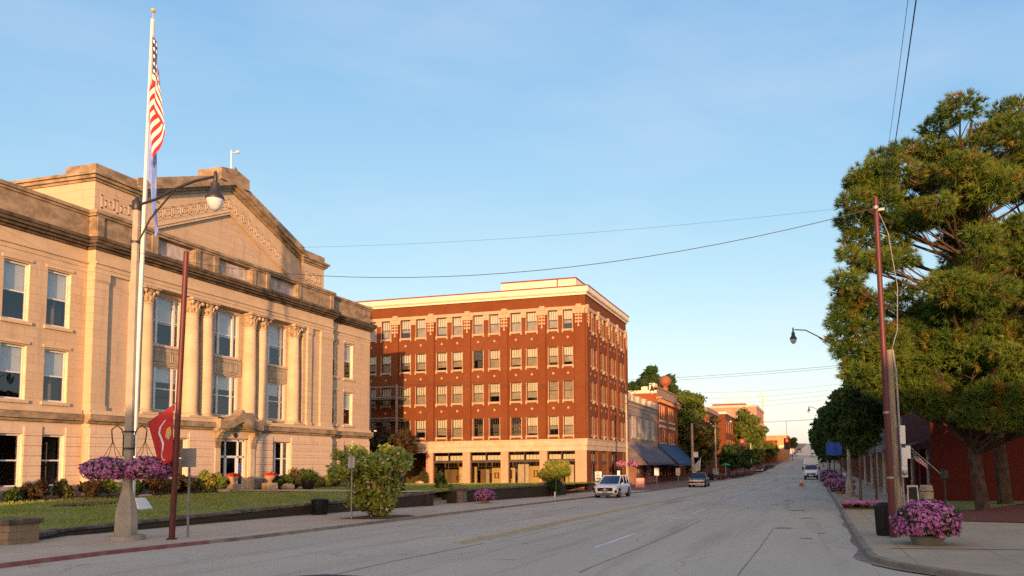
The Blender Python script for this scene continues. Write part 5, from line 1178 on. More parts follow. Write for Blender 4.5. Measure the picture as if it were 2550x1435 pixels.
t = thing('bollard', 'small white marker post on pavement near far end of lawn wall', 'bollard', (-18.1, 53.5, -.4)); k = MB(); k.lathe([(.06, 0), (.06, .4), (.03, .44)], (-18.1, 53.5, gz(53.5) + SW), 10); k.build('body', WHITE, t)
t = thing('sandwich_board', 'salmon and white sandwich board outside the stone shop', 'sandwich board', (-18.6, 84, -.6))
k = MB(); k.hexa([(-19.1, 84, gz(84) + SW), (-18.1, 84, gz(84) + SW), (-18.1, 84.06, gz(84) + SW), (-19.1, 84.06, gz(84) + SW), (-19.05, 84.3, .45), (-18.15, 84.3, .45), (-18.15, 84.34, .45), (-19.05, 84.34, .45)]); k.build('board', mat('salmon_board', (.75, .3, .24), .6), t)
k = MB()
for z in (-.1, .12, .28): k.box(-18.95, -18.25, 84.02 + (z + .55) * .27, 84.04 + (z + .55) * .27, z, z + .08)
k.build('white_lines', WHITE, t)

# ---- flagpole with two limp flags
FP = thing('flagpole', 'very tall white flagpole on the lawn in front of the courthouse', 'flagpole', (-30.15, 29, .5))
k = MB(); k.tube([(-30.15, 29, .4), (-30.08, 29, 8), (-29.86, 29, 23.45)], [.11, .1, .085], 14); k.build('shaft', WHITE, FP, smooth=60)
k = MB(); k.tube([(-29.86, 29, 23.4), (-29.855, 29, 23.75)], .02, 6); k.lathe([(.02, -.1), (.09, -.06), (.1, 0), (.07, .08), (.02, .1)], (-29.85, 29, 23.9), 12); k.build('finial', GOLD, FP, smooth=60)
k = MB(); k.tube([(-29.98, 28.85, 3), (-29.76, 28.87, 23.3)], .008, 4); k.build('halyard', WHITE, FP)
FLG, _t, _b = _new('stars_and_stripes_cloth'); _b.inputs['Roughness'].default_value = .8
_uv = _n(_t, 'ShaderNodeUVMap'); _sp = _n(_t, 'ShaderNodeSeparateXYZ'); _t.links.new(_uv.outputs[0], _sp.inputs[0])
def _m(op, a, b=None):
    n = _n(_t, 'ShaderNodeMath', operation=op)
    for i, v in enumerate((a, b)):
        if v is None: continue
        if hasattr(v, 'is_linked'): _t.links.new(v, n.inputs[i])
        else: n.inputs[i].default_value = v
    return n.outputs[0]
_u, _v = _sp.outputs[0], _sp.outputs[1]
_st = _m('LESS_THAN', _m('MODULO', _m('MULTIPLY', _v, 13.0), 2.0), 1.0)
_c = mixc(_t, _st, (.75, .7, .66), (.5, .02, .04))
_can = _m('MULTIPLY', _m('LESS_THAN', _u, .4), _m('LESS_THAN', _v, 7 / 13))
_fx = _m('SUBTRACT', _m('FRACT', _m('MULTIPLY', _u, 15.0)), .5); _fy = _m('SUBTRACT', _m('FRACT', _m('MULTIPLY', _v, 9.3)), .5)
_star = _m('LESS_THAN', _m('ADD', _m('MULTIPLY', _fx, _fx), _m('MULTIPLY', _fy, _fy)), .06)
_c = mixc(_t, _can, _c, mixc(_t, _star, (.02, .03, .12), (.8, .8, .8))); _t.links.new(_c, _b.inputs['Base Color'])
def uvsheet(name, fn, n, m_, mt, parent):
    V = []; UV = []
    for j in range(m_ + 1):
        for i in range(n + 1): V.append(fn(i / n, j / m_)); UV.append((i / n, j / m_))
    fs = [(j * (n + 1) + i, j * (n + 1) + i + 1, (j + 1) * (n + 1) + i + 1, (j + 1) * (n + 1) + i) for j in range(m_) for i in range(n)]
    me = bpy.data.meshes.new(name); me.from_pydata(V, [], fs); uv = me.uv_layers.new(name='UVMap')
    for li, l in enumerate(me.loops): uv.data[li].uv = UV[l.vertex_index]
    me.materials.append(mt); me.polygons.foreach_set('use_smooth', [True] * len(me.polygons)); o = bpy.data.objects.new(name, me); COL.objects.link(o); link(o, parent); return o
t = thing('national_flag', 'red, white and blue striped flag hanging limp near flagpole top', 'flag', (-29.8, 29, 22))
def usf(u, v):   # hoist z 22.6 -> 19.4 ; fly end droops
    z = 22.55 - v * 3.3 - (u ** 1.15) * (2.9 + .5 * v); x = -29.76 - .02 * v * 4 + 1.15 * (1 - math.exp(-2.6 * u)) * (.5 + .6 * v) - 1.1 * max(0, u - .5) * (1.0 + .5 * v)
    y = 28.9 + .13 * math.sin(u * 11 + v * 2.2) + .1 * math.sin(u * 19 + 1) * u; return (x, y, z)
uvsheet('cloth', usf, 60, 26, FLG, t)
t = thing('state_flag', 'pale blue flag hanging limp below the striped flag', 'flag', (-29.95, 29, 17))
def stf(u, v):
    z = 18.75 - v * 2.7 - (u ** 1.15) * (3.3); x = -29.86 - .1 * v + .8 * (1 - math.exp(-2.6 * u)) * (.6 + .5 * v) - .25 * max(0, u - .6); y = 28.9 + .11 * math.sin(u * 13 + v * 2) + .08 * math.sin(u * 23); return (x, y, z)
uvsheet('cloth', stf, 50, 20, PALEBLUE, t)
t = thing('small_flag', 'small striped flag on short staff by the maroon building doorway', 'flag', (4.4, 40, 2.5))
k = MB(); k.tube([(4.35, 40, 2.7), (5.9, 40.2, 1.2)], .015, 5); k.build('staff', WHITE, t)
uvsheet('cloth', lambda u, v: (4.45 + .15 * v + .62 * u * (1 - .12 * v), 39.9 + .04 * math.sin(u * 8), 2.5 - .5 * v - .62 * u + .22 * u * v), 14, 10, FLG, t)
t = thing('flag_post', 'dark short post carrying the small striped flag', 'post', (5.9, 40.2, 0)); k = MB(); k.tube([(5.9, 40.2, gz(40)), (5.9, 40.2, 1.6)], .04, 8); k.lathe([(.16, 0), (.18, .03), (.18, .4), (.1, .5)], (5.9, 40.2, 1.1), 10); k.build('shaft', DKMET, t)
t = thing('white_flag', 'white shop flag on slanted pole beyond the blue awning', 'flag', (-16.5, 112, 1.8))
k = MB(); k.tube([(-17.6, 113, .9), (-15.6, 111.6, 2.9)], .03, 5); k.build('staff', WHITE, t)
sheet(lambda u, v: (-15.8 - 1.2 * u - .1 * v, 111.8 + .8 * u + .08 * math.sin(6 * v), 2.75 - 1.2 * u - 1.75 * v * (1 - .3 * u)), 8, 8, 'cloth', WHITE, t)

# ---- monument, urns, boulders, tubs near the courthouse door
t = thing('white_marker', 'white slanted stone marker on the lawn behind the nearest lamp', 'marker', (-28.2, 27.2, .5))
q = un = None
k = MB(); mx, my = -26.9, 26.45; mz = lawnz(mx, my); k.hexa([(mx - .3, my - .36, mz), (mx + .15, my - .36, mz), (mx + .15, my + .36, mz), (mx - .3, my + .36, mz), (mx - .3, my - .26, mz + .48), (mx - .14, my - .26, mz + .44), (mx - .14, my + .26, mz + .44), (mx - .3, my + .26, mz + .48)]); k.build('block', WHITE, t, bevel=.02)
def urn(label, y):
    t = thing('flower_urn', label, 'urn', (-34.6, y, .5), group='stone urns flanking the door'); z = .5
    k = MB(); k.box(-34.95, -34.25, y - .35, y + .35, z, z + .55); k.build('pedestal', TERRAC, t, bevel=.02)
    k = MB(); k.lathe([(.2, .55), (.13, .62), (.15, .7), (.34, .9), (.38, 1.02), (.36, 1.04)], (-34.6, y, z), 16); k.build('bowl', TERRAC, t, smooth=40)
    flowerball(t, (-34.6, y, z + 1.06), .38, .14, 160, PETALR, int(y), .09, 60, droop=.2)
urn('stone urn of red flowers at near side of the door', 40.6); urn('stone urn of red flowers at far side of the door', 44.0)
for i, (x, y, a, b_, c, lb) in enumerate(((-33.9, 44.9, .5, .7, .4, 'tan stone block in front of the far urn'), (-33.9, 43.3, .45, .6, .5, 'tan stone block between the door and far urn'), (-34.0, 39.2, .4, .8, .22, 'flat pale boulder at bed edge near the door'), (-34.0, 46.6, .3, .9, .15, 'flat pale boulder beyond the far urn'), (-34.0, 33.5, .25, .9, .12, 'flat pale boulder in the bed near the lamp'), (-37.2, 69, .5, .7, .3, 'pale boulder beside the dark archway of the brick building'))):
    t = thing('boulder', lb, 'boulder', (x, y, lawnz(x, y))); k = MB(); rr = random.Random(i); z = lawnz(x, y)
    pr = [(.75, -.05), (1, .3), (.9, .75), (.55, 1)]; V = []
    n = 9
    for r_, h in pr:
        for j in range(n): an = 2 * math.pi * j / n; q = r_ * rr.uniform(.85, 1.12); V.append((x + a * q * math.cos(an), y + b_ * .5 * q * math.sin(an), z + c * h * rr.uniform(.9, 1.08)))
    k.add(V, [(p_ * n + j, p_ * n + (j + 1) % n, (p_ + 1) * n + (j + 1) % n, (p_ + 1) * n + j) for p_ in range(3) for j in range(n)] + [tuple(range(3 * n, 4 * n))]); k.build('rock', STONEP, t, bevel=.02)
t = thing('planter_tub', 'round black planter tub with small shrub on lawn near far bed', 'planter', (-32.5, 44.9, .5))
tx, ty = -32.0, 44.4; tz = lawnz(tx, ty)
k = MB(); k.lathe([(.3, 0), (.34, .05), (.4, .5), (.44, .52), (.44, .6)], (tx, ty, tz), 14); k.build('tub', BLACKPL, t, smooth=40)
rawmesh('foliage', leaves([(tx, ty, tz + .95, .42), (tx + .2, ty + .3, tz + .8, .3)], 700, .1, 4), 4, LEAFM, t)
# ---- shrubs along the courthouse bed
SH = [(28.3, .75, 'r'), (29.7, .6, 'o'), (31.2, .55, 'r'), (32.3, .62, 'y'), (33.9, .6, 'd'), (35.0, .7, 'r'), (36.3, .65, 'o'), (37.6, .7, 'r'), (38.8, .8, 'y'), (39.8, .7, 'y'), (45.0, .7, 'd'), (46.0, .65, 'm'), (47.2, .85, 'o'), (48.6, .8, 'r'), (50.0, .6, 'o'), (51.2, .6, 'y'), (52.6, .6, 'm'), (26.0, .7, 'r'), (24.2, .5, 'o'), (27.2, .45, 'd')]
NM = {'r': (LEAFR, 'dark bronze-leaved shrub'), 'o': (LEAFO, 'rusty brown shrub'), 'y': (LEAFY, 'yellow-green shrub'), 'd': (LEAFD, 'dark green shrub'), 'm': (LEAFM, 'mid green shrub')}
ordn = ['first', 'second', 'third', 'fourth', 'fifth', 'sixth', 'seventh', 'eighth', 'ninth', 'tenth', 'eleventh', 'twelfth', 'thirteenth', 'fourteenth', 'fifteenth', 'sixteenth', 'seventeenth', 'eighteenth', 'nineteenth', 'twentieth']
SHs = sorted(SH)
for i, (y, r_, kd) in enumerate(SHs):
    x = -35.1 + R.uniform(-.15, .2); z = lawnz(x, y) + .05
    t = thing('shrub', '%s, %s from the near end of courthouse bed' % (NM[kd][1], ordn[i]), 'shrub', (x, y, z), group='shrubs in the courthouse bed')
    cs = clumps((x, y, z + r_ * .75), (r_ * .55, r_ * .75, r_ * .6), 9, r_ * .42, i); 
    branch_mb((x, y, z), cs, .03, i, 5).build('stem', BARK2, t); rawmesh('foliage', leaves(cs, 1500, .11, i, shell=.3), 4, NM[kd][0], t)
# ---- flowering tree with sign, crape, conifers, round bush
def tb(x, y): return (x, y, gz(y) + SW - .02)
cs = clumps((-18.1, 29.3, 1.95), (1.7, 1.5, 1.05), 40, .45, 37) + clumps((-18.05, 29.25, 1.7), (.9, .8, .8), 14, .5, 38) + clumps((-18.0, 29.2, .85), (.95, .8, .75), 26, .42, 32)
tree('blossoming_tree', 'bushy light green small tree with cream blossom at kerb in front of lawn wall', tb(-18.0, 29.2), cs, 15000, .12, leafmat('pale_yellow_green_leaves', (.3, .4, .06), (.42, .44, .08), (.5, .38, .12), .45), BARK2, .07, 33, nb=14, blossom=(PETALW, 900, .13), shell=.3)
blob('tree_bed_soil', [(-18.9, 28.2), (-16.6, 28.1), (-16.6, 30.4), (-17.2, 31), (-19, 30.6)], SW + .004, SOIL)
cs = clumps((-19.1, 56.5, 1.55), (1.35, 1.2, .75), 20, .42, 41)
tree('blossoming_tree', 'small yellow-green spreading tree in front of the brick building corner', tb(-19.0, 56.5), cs, 5000, .13, LEAFY, BARK2, .06, 42, nb=12)
cs = clumps((-19.0, 55.9, .55), (.45, .5, .5), 6, .35, 43)
t = thing('ivy_bush', 'dark rounded bush on the wall below the small spreading tree', 'bush', (-19.9, 57, -.4)); cs = clumps((-20.0, 58.2, .25), (.6, .8, .5), 8, .4, 44); rawmesh('foliage', leaves(cs, 1500, .12, 44), 4, LEAFD, t); branch_mb((-20, 58.2, gz(58)), cs, .04, 2, 4).build('stem', BARK2, t)
def cone_shrub(name, label, x, y, h, r_, m, seed):
    z = lawnz(x, y); t = thing(name, label, 'conifer', (x, y, z)); cs = [(x + random.Random(seed + i).uniform(-.06, .06), y, z + h * (.1 + .85 * i / 8), r_ * (1 - .8 * i / 8) + .05) for i in range(9)]
    rawmesh('foliage', leaves(cs, 1800, .09, seed, 1.0, shell=.7), 4, m, t); k = MB(); k.tube([(x, y, z - .05), (x, y, z + h * .9)], [.05, .01], 6); k.build('trunk', BARK2, t)
cone_shrub('conical_shrub', 'narrow dark green conical shrub on lawn behind the wall gap', -25.2, 49.8, 1.15, .33, LEAFD, 51)
cone_shrub('conical_shrub', 'rounded dark conical shrub to the left of wall gap', -24.5, 42.6, 1.1, .42, LEAFD, 52)
cs = clumps((-23.4, 42.0, .85), (.6, .8, .3), 6, .3, 53); t = thing('bush', 'low yellow-green bush just inside the wall gap', 'bush', (-23.4, 39.2, .5)); cs = clumps((-23.0, 38.9, .75), (.5, .9, .22), 7, .26, 53); rawmesh('foliage', leaves(cs, 900, .1, 53), 4, LEAFY, t); branch_mb((-23, 38.9, .45), cs, .03, 2, 4).build('stem', BARK2, t)
t = thing('bush', 'low flowering plants at foot of the conical shrub', 'bush', (-24.9, 50.4, .5)); cs = clumps((-24.8, 49.6, .55), (.5, .6, .12), 5, .2, 54); rawmesh('foliage', leaves(cs, 500, .09, 54), 4, LEAFY, t); branch_mb((-24.8, 49.6, .4), cs, .02, 2, 3).build('stem', BARK2, t)
cs = clumps((-40.0, 68.5, 4.0), (3.0, 2.2, 2.1), 36, .75, 61)
tree('copper_tree', 'dark copper-leaved tree between the courthouse and brick building', (-40.3, 68.5, .1), cs, 9000, .2, LEAFR, BARK, .16, 62, nb=14)
t = thing('bush', 'reddish bush beside the shaded pier of brick building', 'bush', (-39.2, 73.6, 0)); cs = clumps((-39.3, 73.7, .9), (.5, .4, .6), 7, .35, 64); rawmesh('foliage', leaves(cs, 900, .12, 64), 4, LEAFO, t); branch_mb((-39.3, 73.7, .1), cs, .03, 2, 4).build('stem', BARK2, t)
# ---- petunia planters
def petunia(label, x, y, rx, rz, ph, pr, n, m, seed, zoff=0, size=.075, pm=None):
    t = thing('petunia_planter', label, 'planter', (x, y, gz(y) + SW), group='petunia planters on the pavement'); z = gz(y) + SW + zoff
    k = MB(); k.lathe([(pr * .78, 0), (pr * .82, .03), (pr, ph), (pr * .95, ph + .02)], (x, y, z), 20); k.build('pot', pm or TERRAC, t, smooth=40)
    flowerball(t, (x, y, z + ph + rz * .62), rx, rz, n, m, seed, size, n); return t
petunia('big round mass of pink petunias in grey pot beside the maroon pole at right', 2.55, 20.35, .72, .5, .2, .42, 1500, PETAL, 71, size=.085, pm=mat('grey_green_pot', (.17, .17, .13), .8, (.24, .23, .18), 4))
petunia('magenta petunias in buff pot on left pavement before the lawn wall', -19.3, 43.9, .62, .38, .18, .26, 700, PETAL, 72, size=.085)
petunia('far mound of purple petunias by the right kerb, nearest of the far row', 1.9, 74, 1.2, .5, .25, .6, 600, PETALV, 73, size=.14)
petunia('second far mound of purple petunias by the right kerb', 1.9, 62.5, .9, .4, .25, .5, 500, PETALV, 74, size=.12)
petunia('third far mound of purple petunias by the right kerb', 1.8, 92, 1.3, .6, .3, .6, 400, PETALV, 75, size=.16)
petunia('fourth far mound of purple petunias near the white truck', 1.8, 112, 1.3, .7, .3, .6, 300, PETALV, 76, size=.18)
for i, (x, y, lb) in enumerate(((-14.2, 122, 'first mound of dull pink petunias on far left pavement'), (-13.6, 136, 'second mound of dull pink petunias on far left pavement'), (-13.2, 146, 'third mound of dull pink petunias on far left pavement'), (-12.7, 158, 'fourth mound of dull pink petunias on far left pavement'), (-11.6, 186, 'fifth mound of dull pink petunias beyond the dark car'), (-11.0, 200, 'sixth mound of dull pink petunias at the street bend'))):
    petunia(lb, x, y, 1.1, .35, .2, .6, 140, PETALD, 80 + i, size=.2)
# flower bed on the right pavement
t = thing('petunia_bed', 'low rectangular bed of pink petunias around the thin street tree', 'flower bed', (2.0, 38.6, -.1))
k = MB(); k.box(1.22, 2.95, 37.6, 39.4, gz(38.5) + SW - .02, gz(38.5) + SW + .08); k.build('bed_soil', SOIL, t)
rs = np.random.RandomState(9); n = 700; P = np.stack([1.2 + 1.8 * rs.rand(n), 37.55 + 1.9 * rs.rand(n), gz(38.5) + SW + .2 + .1 * rs.rand(n)], 1)
def flat_flowers(P, size, m, name, parent):
    n = len(P); nr = rs.normal(size=(n, 3)) * .5 + [0, -.4, 1]; nr /= np.linalg.norm(nr, axis=1)[:, None]; a = np.cross(nr, [1, .2, .1]); a /= np.linalg.norm(a, axis=1)[:, None]; b = np.cross(nr, a); V = []
    for i in range(3):
        t0 = 2 * math.pi * i / 3; f = lambda t, r: P + (a * math.cos(t) + b * math.sin(t)) * r * size; V.append(np.stack([P, f(t0, .6), f(t0 + .8, .8), f(t0 + 1.7, .6)], 1))
    return rawmesh(name, np.concatenate(V, 0).reshape(-1, 3), 4, m, parent)
flat_flowers(P, .11, PETAL, 'blossoms', t); P2 = P.copy(); P2[:, 2] -= .08; flat_flowers(P2, .13, LEAFD, 'foliage', t)
for i, (x, y, w_, h, lb) in enumerate(((2.0, 68, 1.6, .5, 'grey bench-like planter box framed by purple petunias'),)):
    t = thing('planter_box', lb, 'planter', (x, y, gz(y))); k = MB(); k.box(x - w_ / 2, x + w_ / 2, y - .5, y + .5, gz(y) + SW, gz(y) + SW + h + .2); k.build('box', BLACKPL, t)
    P = np.stack([x + (rs.rand(350) - .5) * w_ * 1.4, y - .5 + 1.0 * rs.rand(350), gz(y) + SW + h + .3 + .2 * rs.rand(350)], 1); flat_flowers(P, .2, PETALV, 'blossoms', t)

# ================================================================== PINES
def pine(name, label, base, cs, seed, ntuft, trunk_pts, r0, group):
    t = thing(name, label, 'tree', base, group=group); rs = np.random.RandomState(seed); rr = random.Random(seed)
    m = MB(); n = len(trunk_pts); m.tube([(base[0], base[1], base[2] - .2)] + trunk_pts, [r0 * 1.35] + [r0 * (1 - .8 * i / (n - 1)) for i in range(n)], 10)
    c_ = np.array(cs)
    for c in cs:
        zs = max(trunk_pts[1][2], c[2] - 1.2 - .25 * math.hypot(c[0] - base[0], c[1] - base[1]))
        zs = min(zs, trunk_pts[-1][2] - .2)
        k = next(i for i in range(n - 1) if trunk_pts[i + 1][2] >= zs or i == n - 2); q = (zs - trunk_pts[k][2]) / max(.01, trunk_pts[k + 1][2] - trunk_pts[k][2]); q = min(1, max(0, q))
        s = tuple(trunk_pts[k][j] + (trunk_pts[k + 1][j] - trunk_pts[k][j]) * q for j in range(3))
        mid = tuple(s[j] * .45 + c[j] * .55 + (rr.uniform(-.25, .25) if j < 2 else -.15) for j in range(3))
        m.tube([s, mid, c[:3]], [r0 * .3, r0 * .17, r0 * .07], 5)
        for _ in range(3):
            e = [c[j] + rr.uniform(-1, 1) * c[3] * .8 for j in range(3)]; m.tube([mid, tuple((mid[j] + e[j]) / 2 + rr.uniform(-.1, .1) for j in range(3)), tuple(e)], [r0 * .09, r0 * .06, r0 * .03], 4)
    m.build('trunk', BARK, t, smooth=60)
    w = c_[:, 3] ** 2; idx = rs.choice(len(cs), ntuft, p=w / w.sum()); d = rs.normal(size=(ntuft, 3)); d /= np.linalg.norm(d, axis=1)[:, None]; d[:, 2] = d[:, 2] * .8 + .12
    P = c_[idx, :3] + d * (c_[idx, 3] * (.45 + .6 * rs.rand(ntuft)))[:, None] * np.array([1.05, 1.05, .72])
    ax = d * .8 + rs.normal(size=(ntuft, 3)) * .35 + [0, 0, .25]; ax /= np.linalg.norm(ax, axis=1)[:, None]; nb = 15
    ax = np.repeat(ax, nb, 0); P = np.repeat(P, nb, 0); N = len(P)
    dr = ax * (.6 + .8 * rs.rand(N))[:, None] + rs.normal(size=(N, 3)) * .45; dr /= np.linalg.norm(dr, axis=1)[:, None]
    L = (.2 + .14 * rs.rand(N))[:, None]; sd = np.cross(dr, rs.normal(size=(N, 3))); sd /= np.linalg.norm(sd, axis=1)[:, None]; wd = .016
    V = np.stack([P - sd * wd, P + sd * wd, P + dr * L + sd * wd * .35 + [0, 0, -.015]], 1).reshape(-1, 3)
    rawmesh('needles', V, 3, PINE, t); return t
def inA(p):
    x, y, z = p
    left = float(np.interp(z, [4.2, 5, 6.2, 8.5, 10, 11.5, 13, 14.5, 15.6, 17.2], [3.2, 1.7, 1.3, 1.2, 1.9, 1.6, 2.0, 2.6, 4.2, 6.8]))
    return x > left and z > 4.6 + max(0, (x - 5)) * -.1
csA = clumps((6.3, 35.8, 10.4), (5.6, 4.2, 7.1), 88, .9, 101, inA)
csA += [(1.5, 35.6, 8.6, .7), (1.3, 36, 7.4, .6), (1.9, 35.5, 6.2, .7), (2.6, 35.5, 5.4, .7), (2.2, 35.6, 14.2, .55), (1.7, 35.2, 11.0, .5), (4.2, 36, 15.7, .6), (5.5, 36, 16.5, .7), (7.0, 33.6, 4.0, .75), (7.9, 33.6, 3.9, .8), (6.4, 33.9, 4.4, .6), (8.6, 34.2, 4.5, .8), (7.4, 33.8, 4.9, .7)]
csA += [(x_, 35.4 + R.uniform(-1.2, 1.2), z_, .75) for x_, z_ in ((1.5, 9.6), (2.1, 9.0), (1.4, 8.0), (2.2, 7.6), (1.6, 6.8), (2.4, 6.4), (1.9, 5.6), (2.8, 5.2), (3.4, 5.9), (3.2, 7.0), (3.0, 8.6), (2.9, 10.4), (2.2, 11.9), (2.0, 13.0), (2.9, 13.6), (2.5, 14.6), (3.4, 15.2), (3.8, 14.3), (4.2, 5.0), (4.9, 5.3), (5.6, 4.8), (4.4, 6.3), (5.2, 6.8), (3.6, 11.4), (3.8, 12.6), (3.9, 9.4), (4.5, 8.2))]
csA += [(x_, y_, z_, .7) for x_, y_, z_ in ((4.0, 35.5, 4.5), (4.9, 34.9, 4.1), (5.6, 35.4, 4.3), (3.4, 36.3, 4.8), (6.0, 33.8, 3.7), (6.9, 33.4, 3.5), (7.7, 33.3, 3.5), (8.3, 33.6, 3.9), (6.6, 33.6, 4.6), (7.5, 33.4, 4.4), (8.8, 34.0, 3.6), (9.4, 34.4, 4.2), (8.0, 34.6, 5.1), (9.6, 35.2, 5.0))]
csA += clumps((5.2, 36.2, 7.0), (3.4, 2.6, 2.2), 26, .9, 107) + clumps((9.5, 37.5, 8.5), (3.5, 2.5, 3.5), 24, 1.0, 108)
pine('pine_tree', 'large pine with leaning trunk nearest the maroon poles, crown spilling over the pavement', (6.72, 35.8, gz(36) + .1), csA, 102, 48000,
     [(6.68, 35.8, 0), (6.45, 35.8, 2.2), (6.15, 35.8, 4.6), (6.5, 35.9, 7.5), (6.9, 36, 11), (6.8, 36, 14), (7, 36, 16.6)], .3, 'pines on the right corner')
def inB(p): return p[2] > 5.0
csB = clumps((11.6, 41.5, 12.2), (5.8, 4.6, 7.9), 84, 1.0, 103, inB)
pine('pine_tree', 'second pine behind the first, trunk upright against the maroon wall', (8.85, 42, gz(42) + .1), csB, 104, 26000,
     [(8.85, 42, 0), (8.7, 42, 3), (9.0, 41.9, 6), (10, 41.8, 9), (11, 41.6, 13), (11.4, 41.5, 18)], .34, 'pines on the right corner')

# ================================================================== STREET TREES
def stree(label, x, y, zc, rr_, n, size, m, seed, ncl=30, cr=.6, r0=.07, name='street_tree', group='street trees on the right pavement', off=(0, 0), bark=BARK2):
    cs = clumps((x + off[0], y + off[1], zc), rr_, ncl, cr, seed); return tree(name, label, (x, y, gz(y) + SW), cs, n, size, m, bark, r0, seed + 1, group=group, nb=12)
stree('thin-trunked dark street tree rising from the pink petunia bed', 2.1, 40.6, 4.1, (1.3, 1.5, 1.35), 8000, .15, LEAFD, 201, 34, .5)
stree('taller pale-tipped street tree behind the bed tree, beside the pines', 3.3, 47, 6.0, (1.9, 1.6, 2.2), 9000, .17, LEAFM, 211, 40, .6)
stree('dark street tree beside the banner lamp', 2.3, 62, 4.6, (1.9, 2.2, 2.0), 9000, .2, LEAFD, 221, 40, .7)
stree('broad dark street tree in front of the tan brick shop', 2.4, 78, 5.0, (2.4, 3.0, 2.4), 8000, .26, LEAFD, 231, 40, .85)
stree('dark street tree behind the white truck', 2.3, 104, 5.2, (2.7, 3.5, 2.7), 7000, .32, LEAFD, 241, 36, 1.0)
stree('small far street tree on right pavement before the intersection', 2.3, 132, 5.2, (2.9, 4, 2.9), 5000, .4, LEAFD, 251, 30, 1.1)
stree('dark far tree on right just past the intersection', 3.0, 180, 6.5, (3.2, 5, 3.6), 5000, .5, LEAFD, 261, 30, 1.3)
stree('farthest dark tree on right pavement up the hill', 3.2, 235, 9, (3.4, 6, 4), 4000, .6, LEAFD, 271, 26, 1.5)
GL = 'trees on the left side of the street'
stree('tall dark tree rising behind the orange brick shop roof', -28.5, 140, 15.3, (4.2, 3.2, 3.9), 9000, .42, LEAFD, 301, 44, 1.2, .35, 'background_tree', GL)
stree('small tree top peeping over the roof beside the brick hotel', -40, 126, 13.6, (2.4, 2.4, 2.2), 2500, .4, LEAFM, 303, 16, 1.0, .25, 'background_tree', GL)
stree('large mid green tree right of the orange brick shop', -20.8, 137, 7.6, (3.2, 3.2, 7.4), 14000, .36, LEAFM, 311, 70, 1.25, .3, 'broad_tree', GL)
stree('rusty brown street tree beside the utility pole on left', -17.5, 131, 6.4, (2.7, 2.5, 3.4), 7000, .32, LEAFO, 321, 36, .95, .16, 'street_tree', GL)
stree('big rounded green tree before the tall orange block', -15.7, 192, 9.2, (3.9, 4, 4.9), 11000, .42, LEAFM, 331, 60, 1.4, .3, 'broad_tree', GL)
stree('low dark street tree, first beyond the utility pole', -15.0, 142, 3.0, (1.7, 2.2, 1.9), 4000, .3, LEAFD, 341, 26, .8, .1, 'street_tree', GL)
stree('low dark street tree, second beyond the utility pole', -14.6, 151, 3.1, (1.8, 2.2, 1.9), 4000, .3, LEAFD, 343, 26, .8, .1, 'street_tree', GL)
stree('low dark street tree, third beyond the utility pole', -13.7, 160, 3.2, (1.9, 2.2, 1.9), 4000, .32, LEAFD, 345, 26, .8, .1, 'street_tree', GL)
stree('low dark street tree, fourth beyond the utility pole', -13.2, 172, 3.5, (2.2, 2.2, 2.1), 4000, .34, LEAFM, 347, 26, .9, .1, 'street_tree', GL)
stree('small green tree before the windowless orange building', -12.6, 232, 5.6, (2.2, 3, 2.4), 3000, .4, LEAFM, 351, 22, 1.0, .12, 'street_tree', GL)
stree('small bushy tree at the far end of windowless orange building', -7.0, 262, 8.2, (1.6, 2, 1.6), 1500, .4, LEAFM, 353, 14, .8, .1, 'street_tree', GL)

# ================================================================== CABLES, UTILITY POLES, SIGNALS
def cable(label, a, b_, sag, r_=.012, n=24, name='overhead_cable'):
    P = [tuple(a[j] + (b_[j] - a[j]) * i / n - (sag * 4 * (i / n) * (1 - i / n) if j == 2 else 0) for j in range(3)) for i in range(n + 1)]
    k = MB(); k.tube(P, r_ * .55, 4, False); o = k.build(name, WIRE); return tag(o, label, 'cable', 'overhead cables')
cable('thick sagging cable from the right maroon pole top across to the far left', (1.84, 22.3, 8.95), (-42, 22.3, 17.6), 4.2, .02, 40)
cable('thin cable just above the thick sagging cable across the street', (1.84, 22.3, 9.05), (-16.6, 22.3, 9.42), .22, .007)
cable('dark cable rising steeply from the right pole out of the top of frame', (2.05, 22.3, 9.0), (1.0, 4.0, 7.0), .25, .018)
cable('thin grey cable rising beside the dark steep cable', (1.9, 22.3, 8.95), (.93, 4.0, 7.0), .25, .008)
cable('upper cable of the pair crossing in front of the brick hotel', (-45.2, 73.2, 11.3), (8.5, 72, 10.9), 1.05, .03)
cable('lower cable of the pair crossing in front of the brick hotel', (-45.2, 73.2, 11.2), (8.5, 72, 10.75), 1.15, .025)
cable('low cable crossing the lower windows of the brick hotel', (-45.2, 73.2, 6.1), (8.5, 71, 6.1), .75, .02)
for i, (za, zb) in enumerate(((15.8, 16.3), (14.6, 15.4), (13.6, 14.6), (12.7, 13.8))): cable(['highest', 'second', 'third', 'lowest'][i] + ' of four faint cables crossing the far sky', (-22, 151.9, za), (6.4, 149, zb), .5, .035)
cable('signal span cable carrying the two red traffic lights', (-24, 128, 8.9), (6.2, 128, 8.9), .35, .04)
def upole(label, x, y, h, r_, box=True):
    t = thing('utility_pole', label, 'utility pole', (x, y, gz(y))); k = MB(); k.tube([(x, y, gz(y)), (x - .03, y, h)], [r_, r_ * .7], 10); k.build('shaft', mat('pale_wood', (.45, .36, .25), .9, (.33, .26, .18), 3) if 'pale_wood' not in bpy.data.materials else bpy.data.materials['pale_wood'], t, smooth=60)
    if box: k = MB(); k.box(x + .1, x + .7, y - .1, y + .1, h - 4.4, h - 3.7); k.build('box', WHITE, t)
    return t
upole('pale wooden utility pole with white box beside the rusty street tree', -15.3, 101, 7.15, .2)
upole('thin pale pole before the rounded green tree', -12.9, 166, 6.0, .18, False)
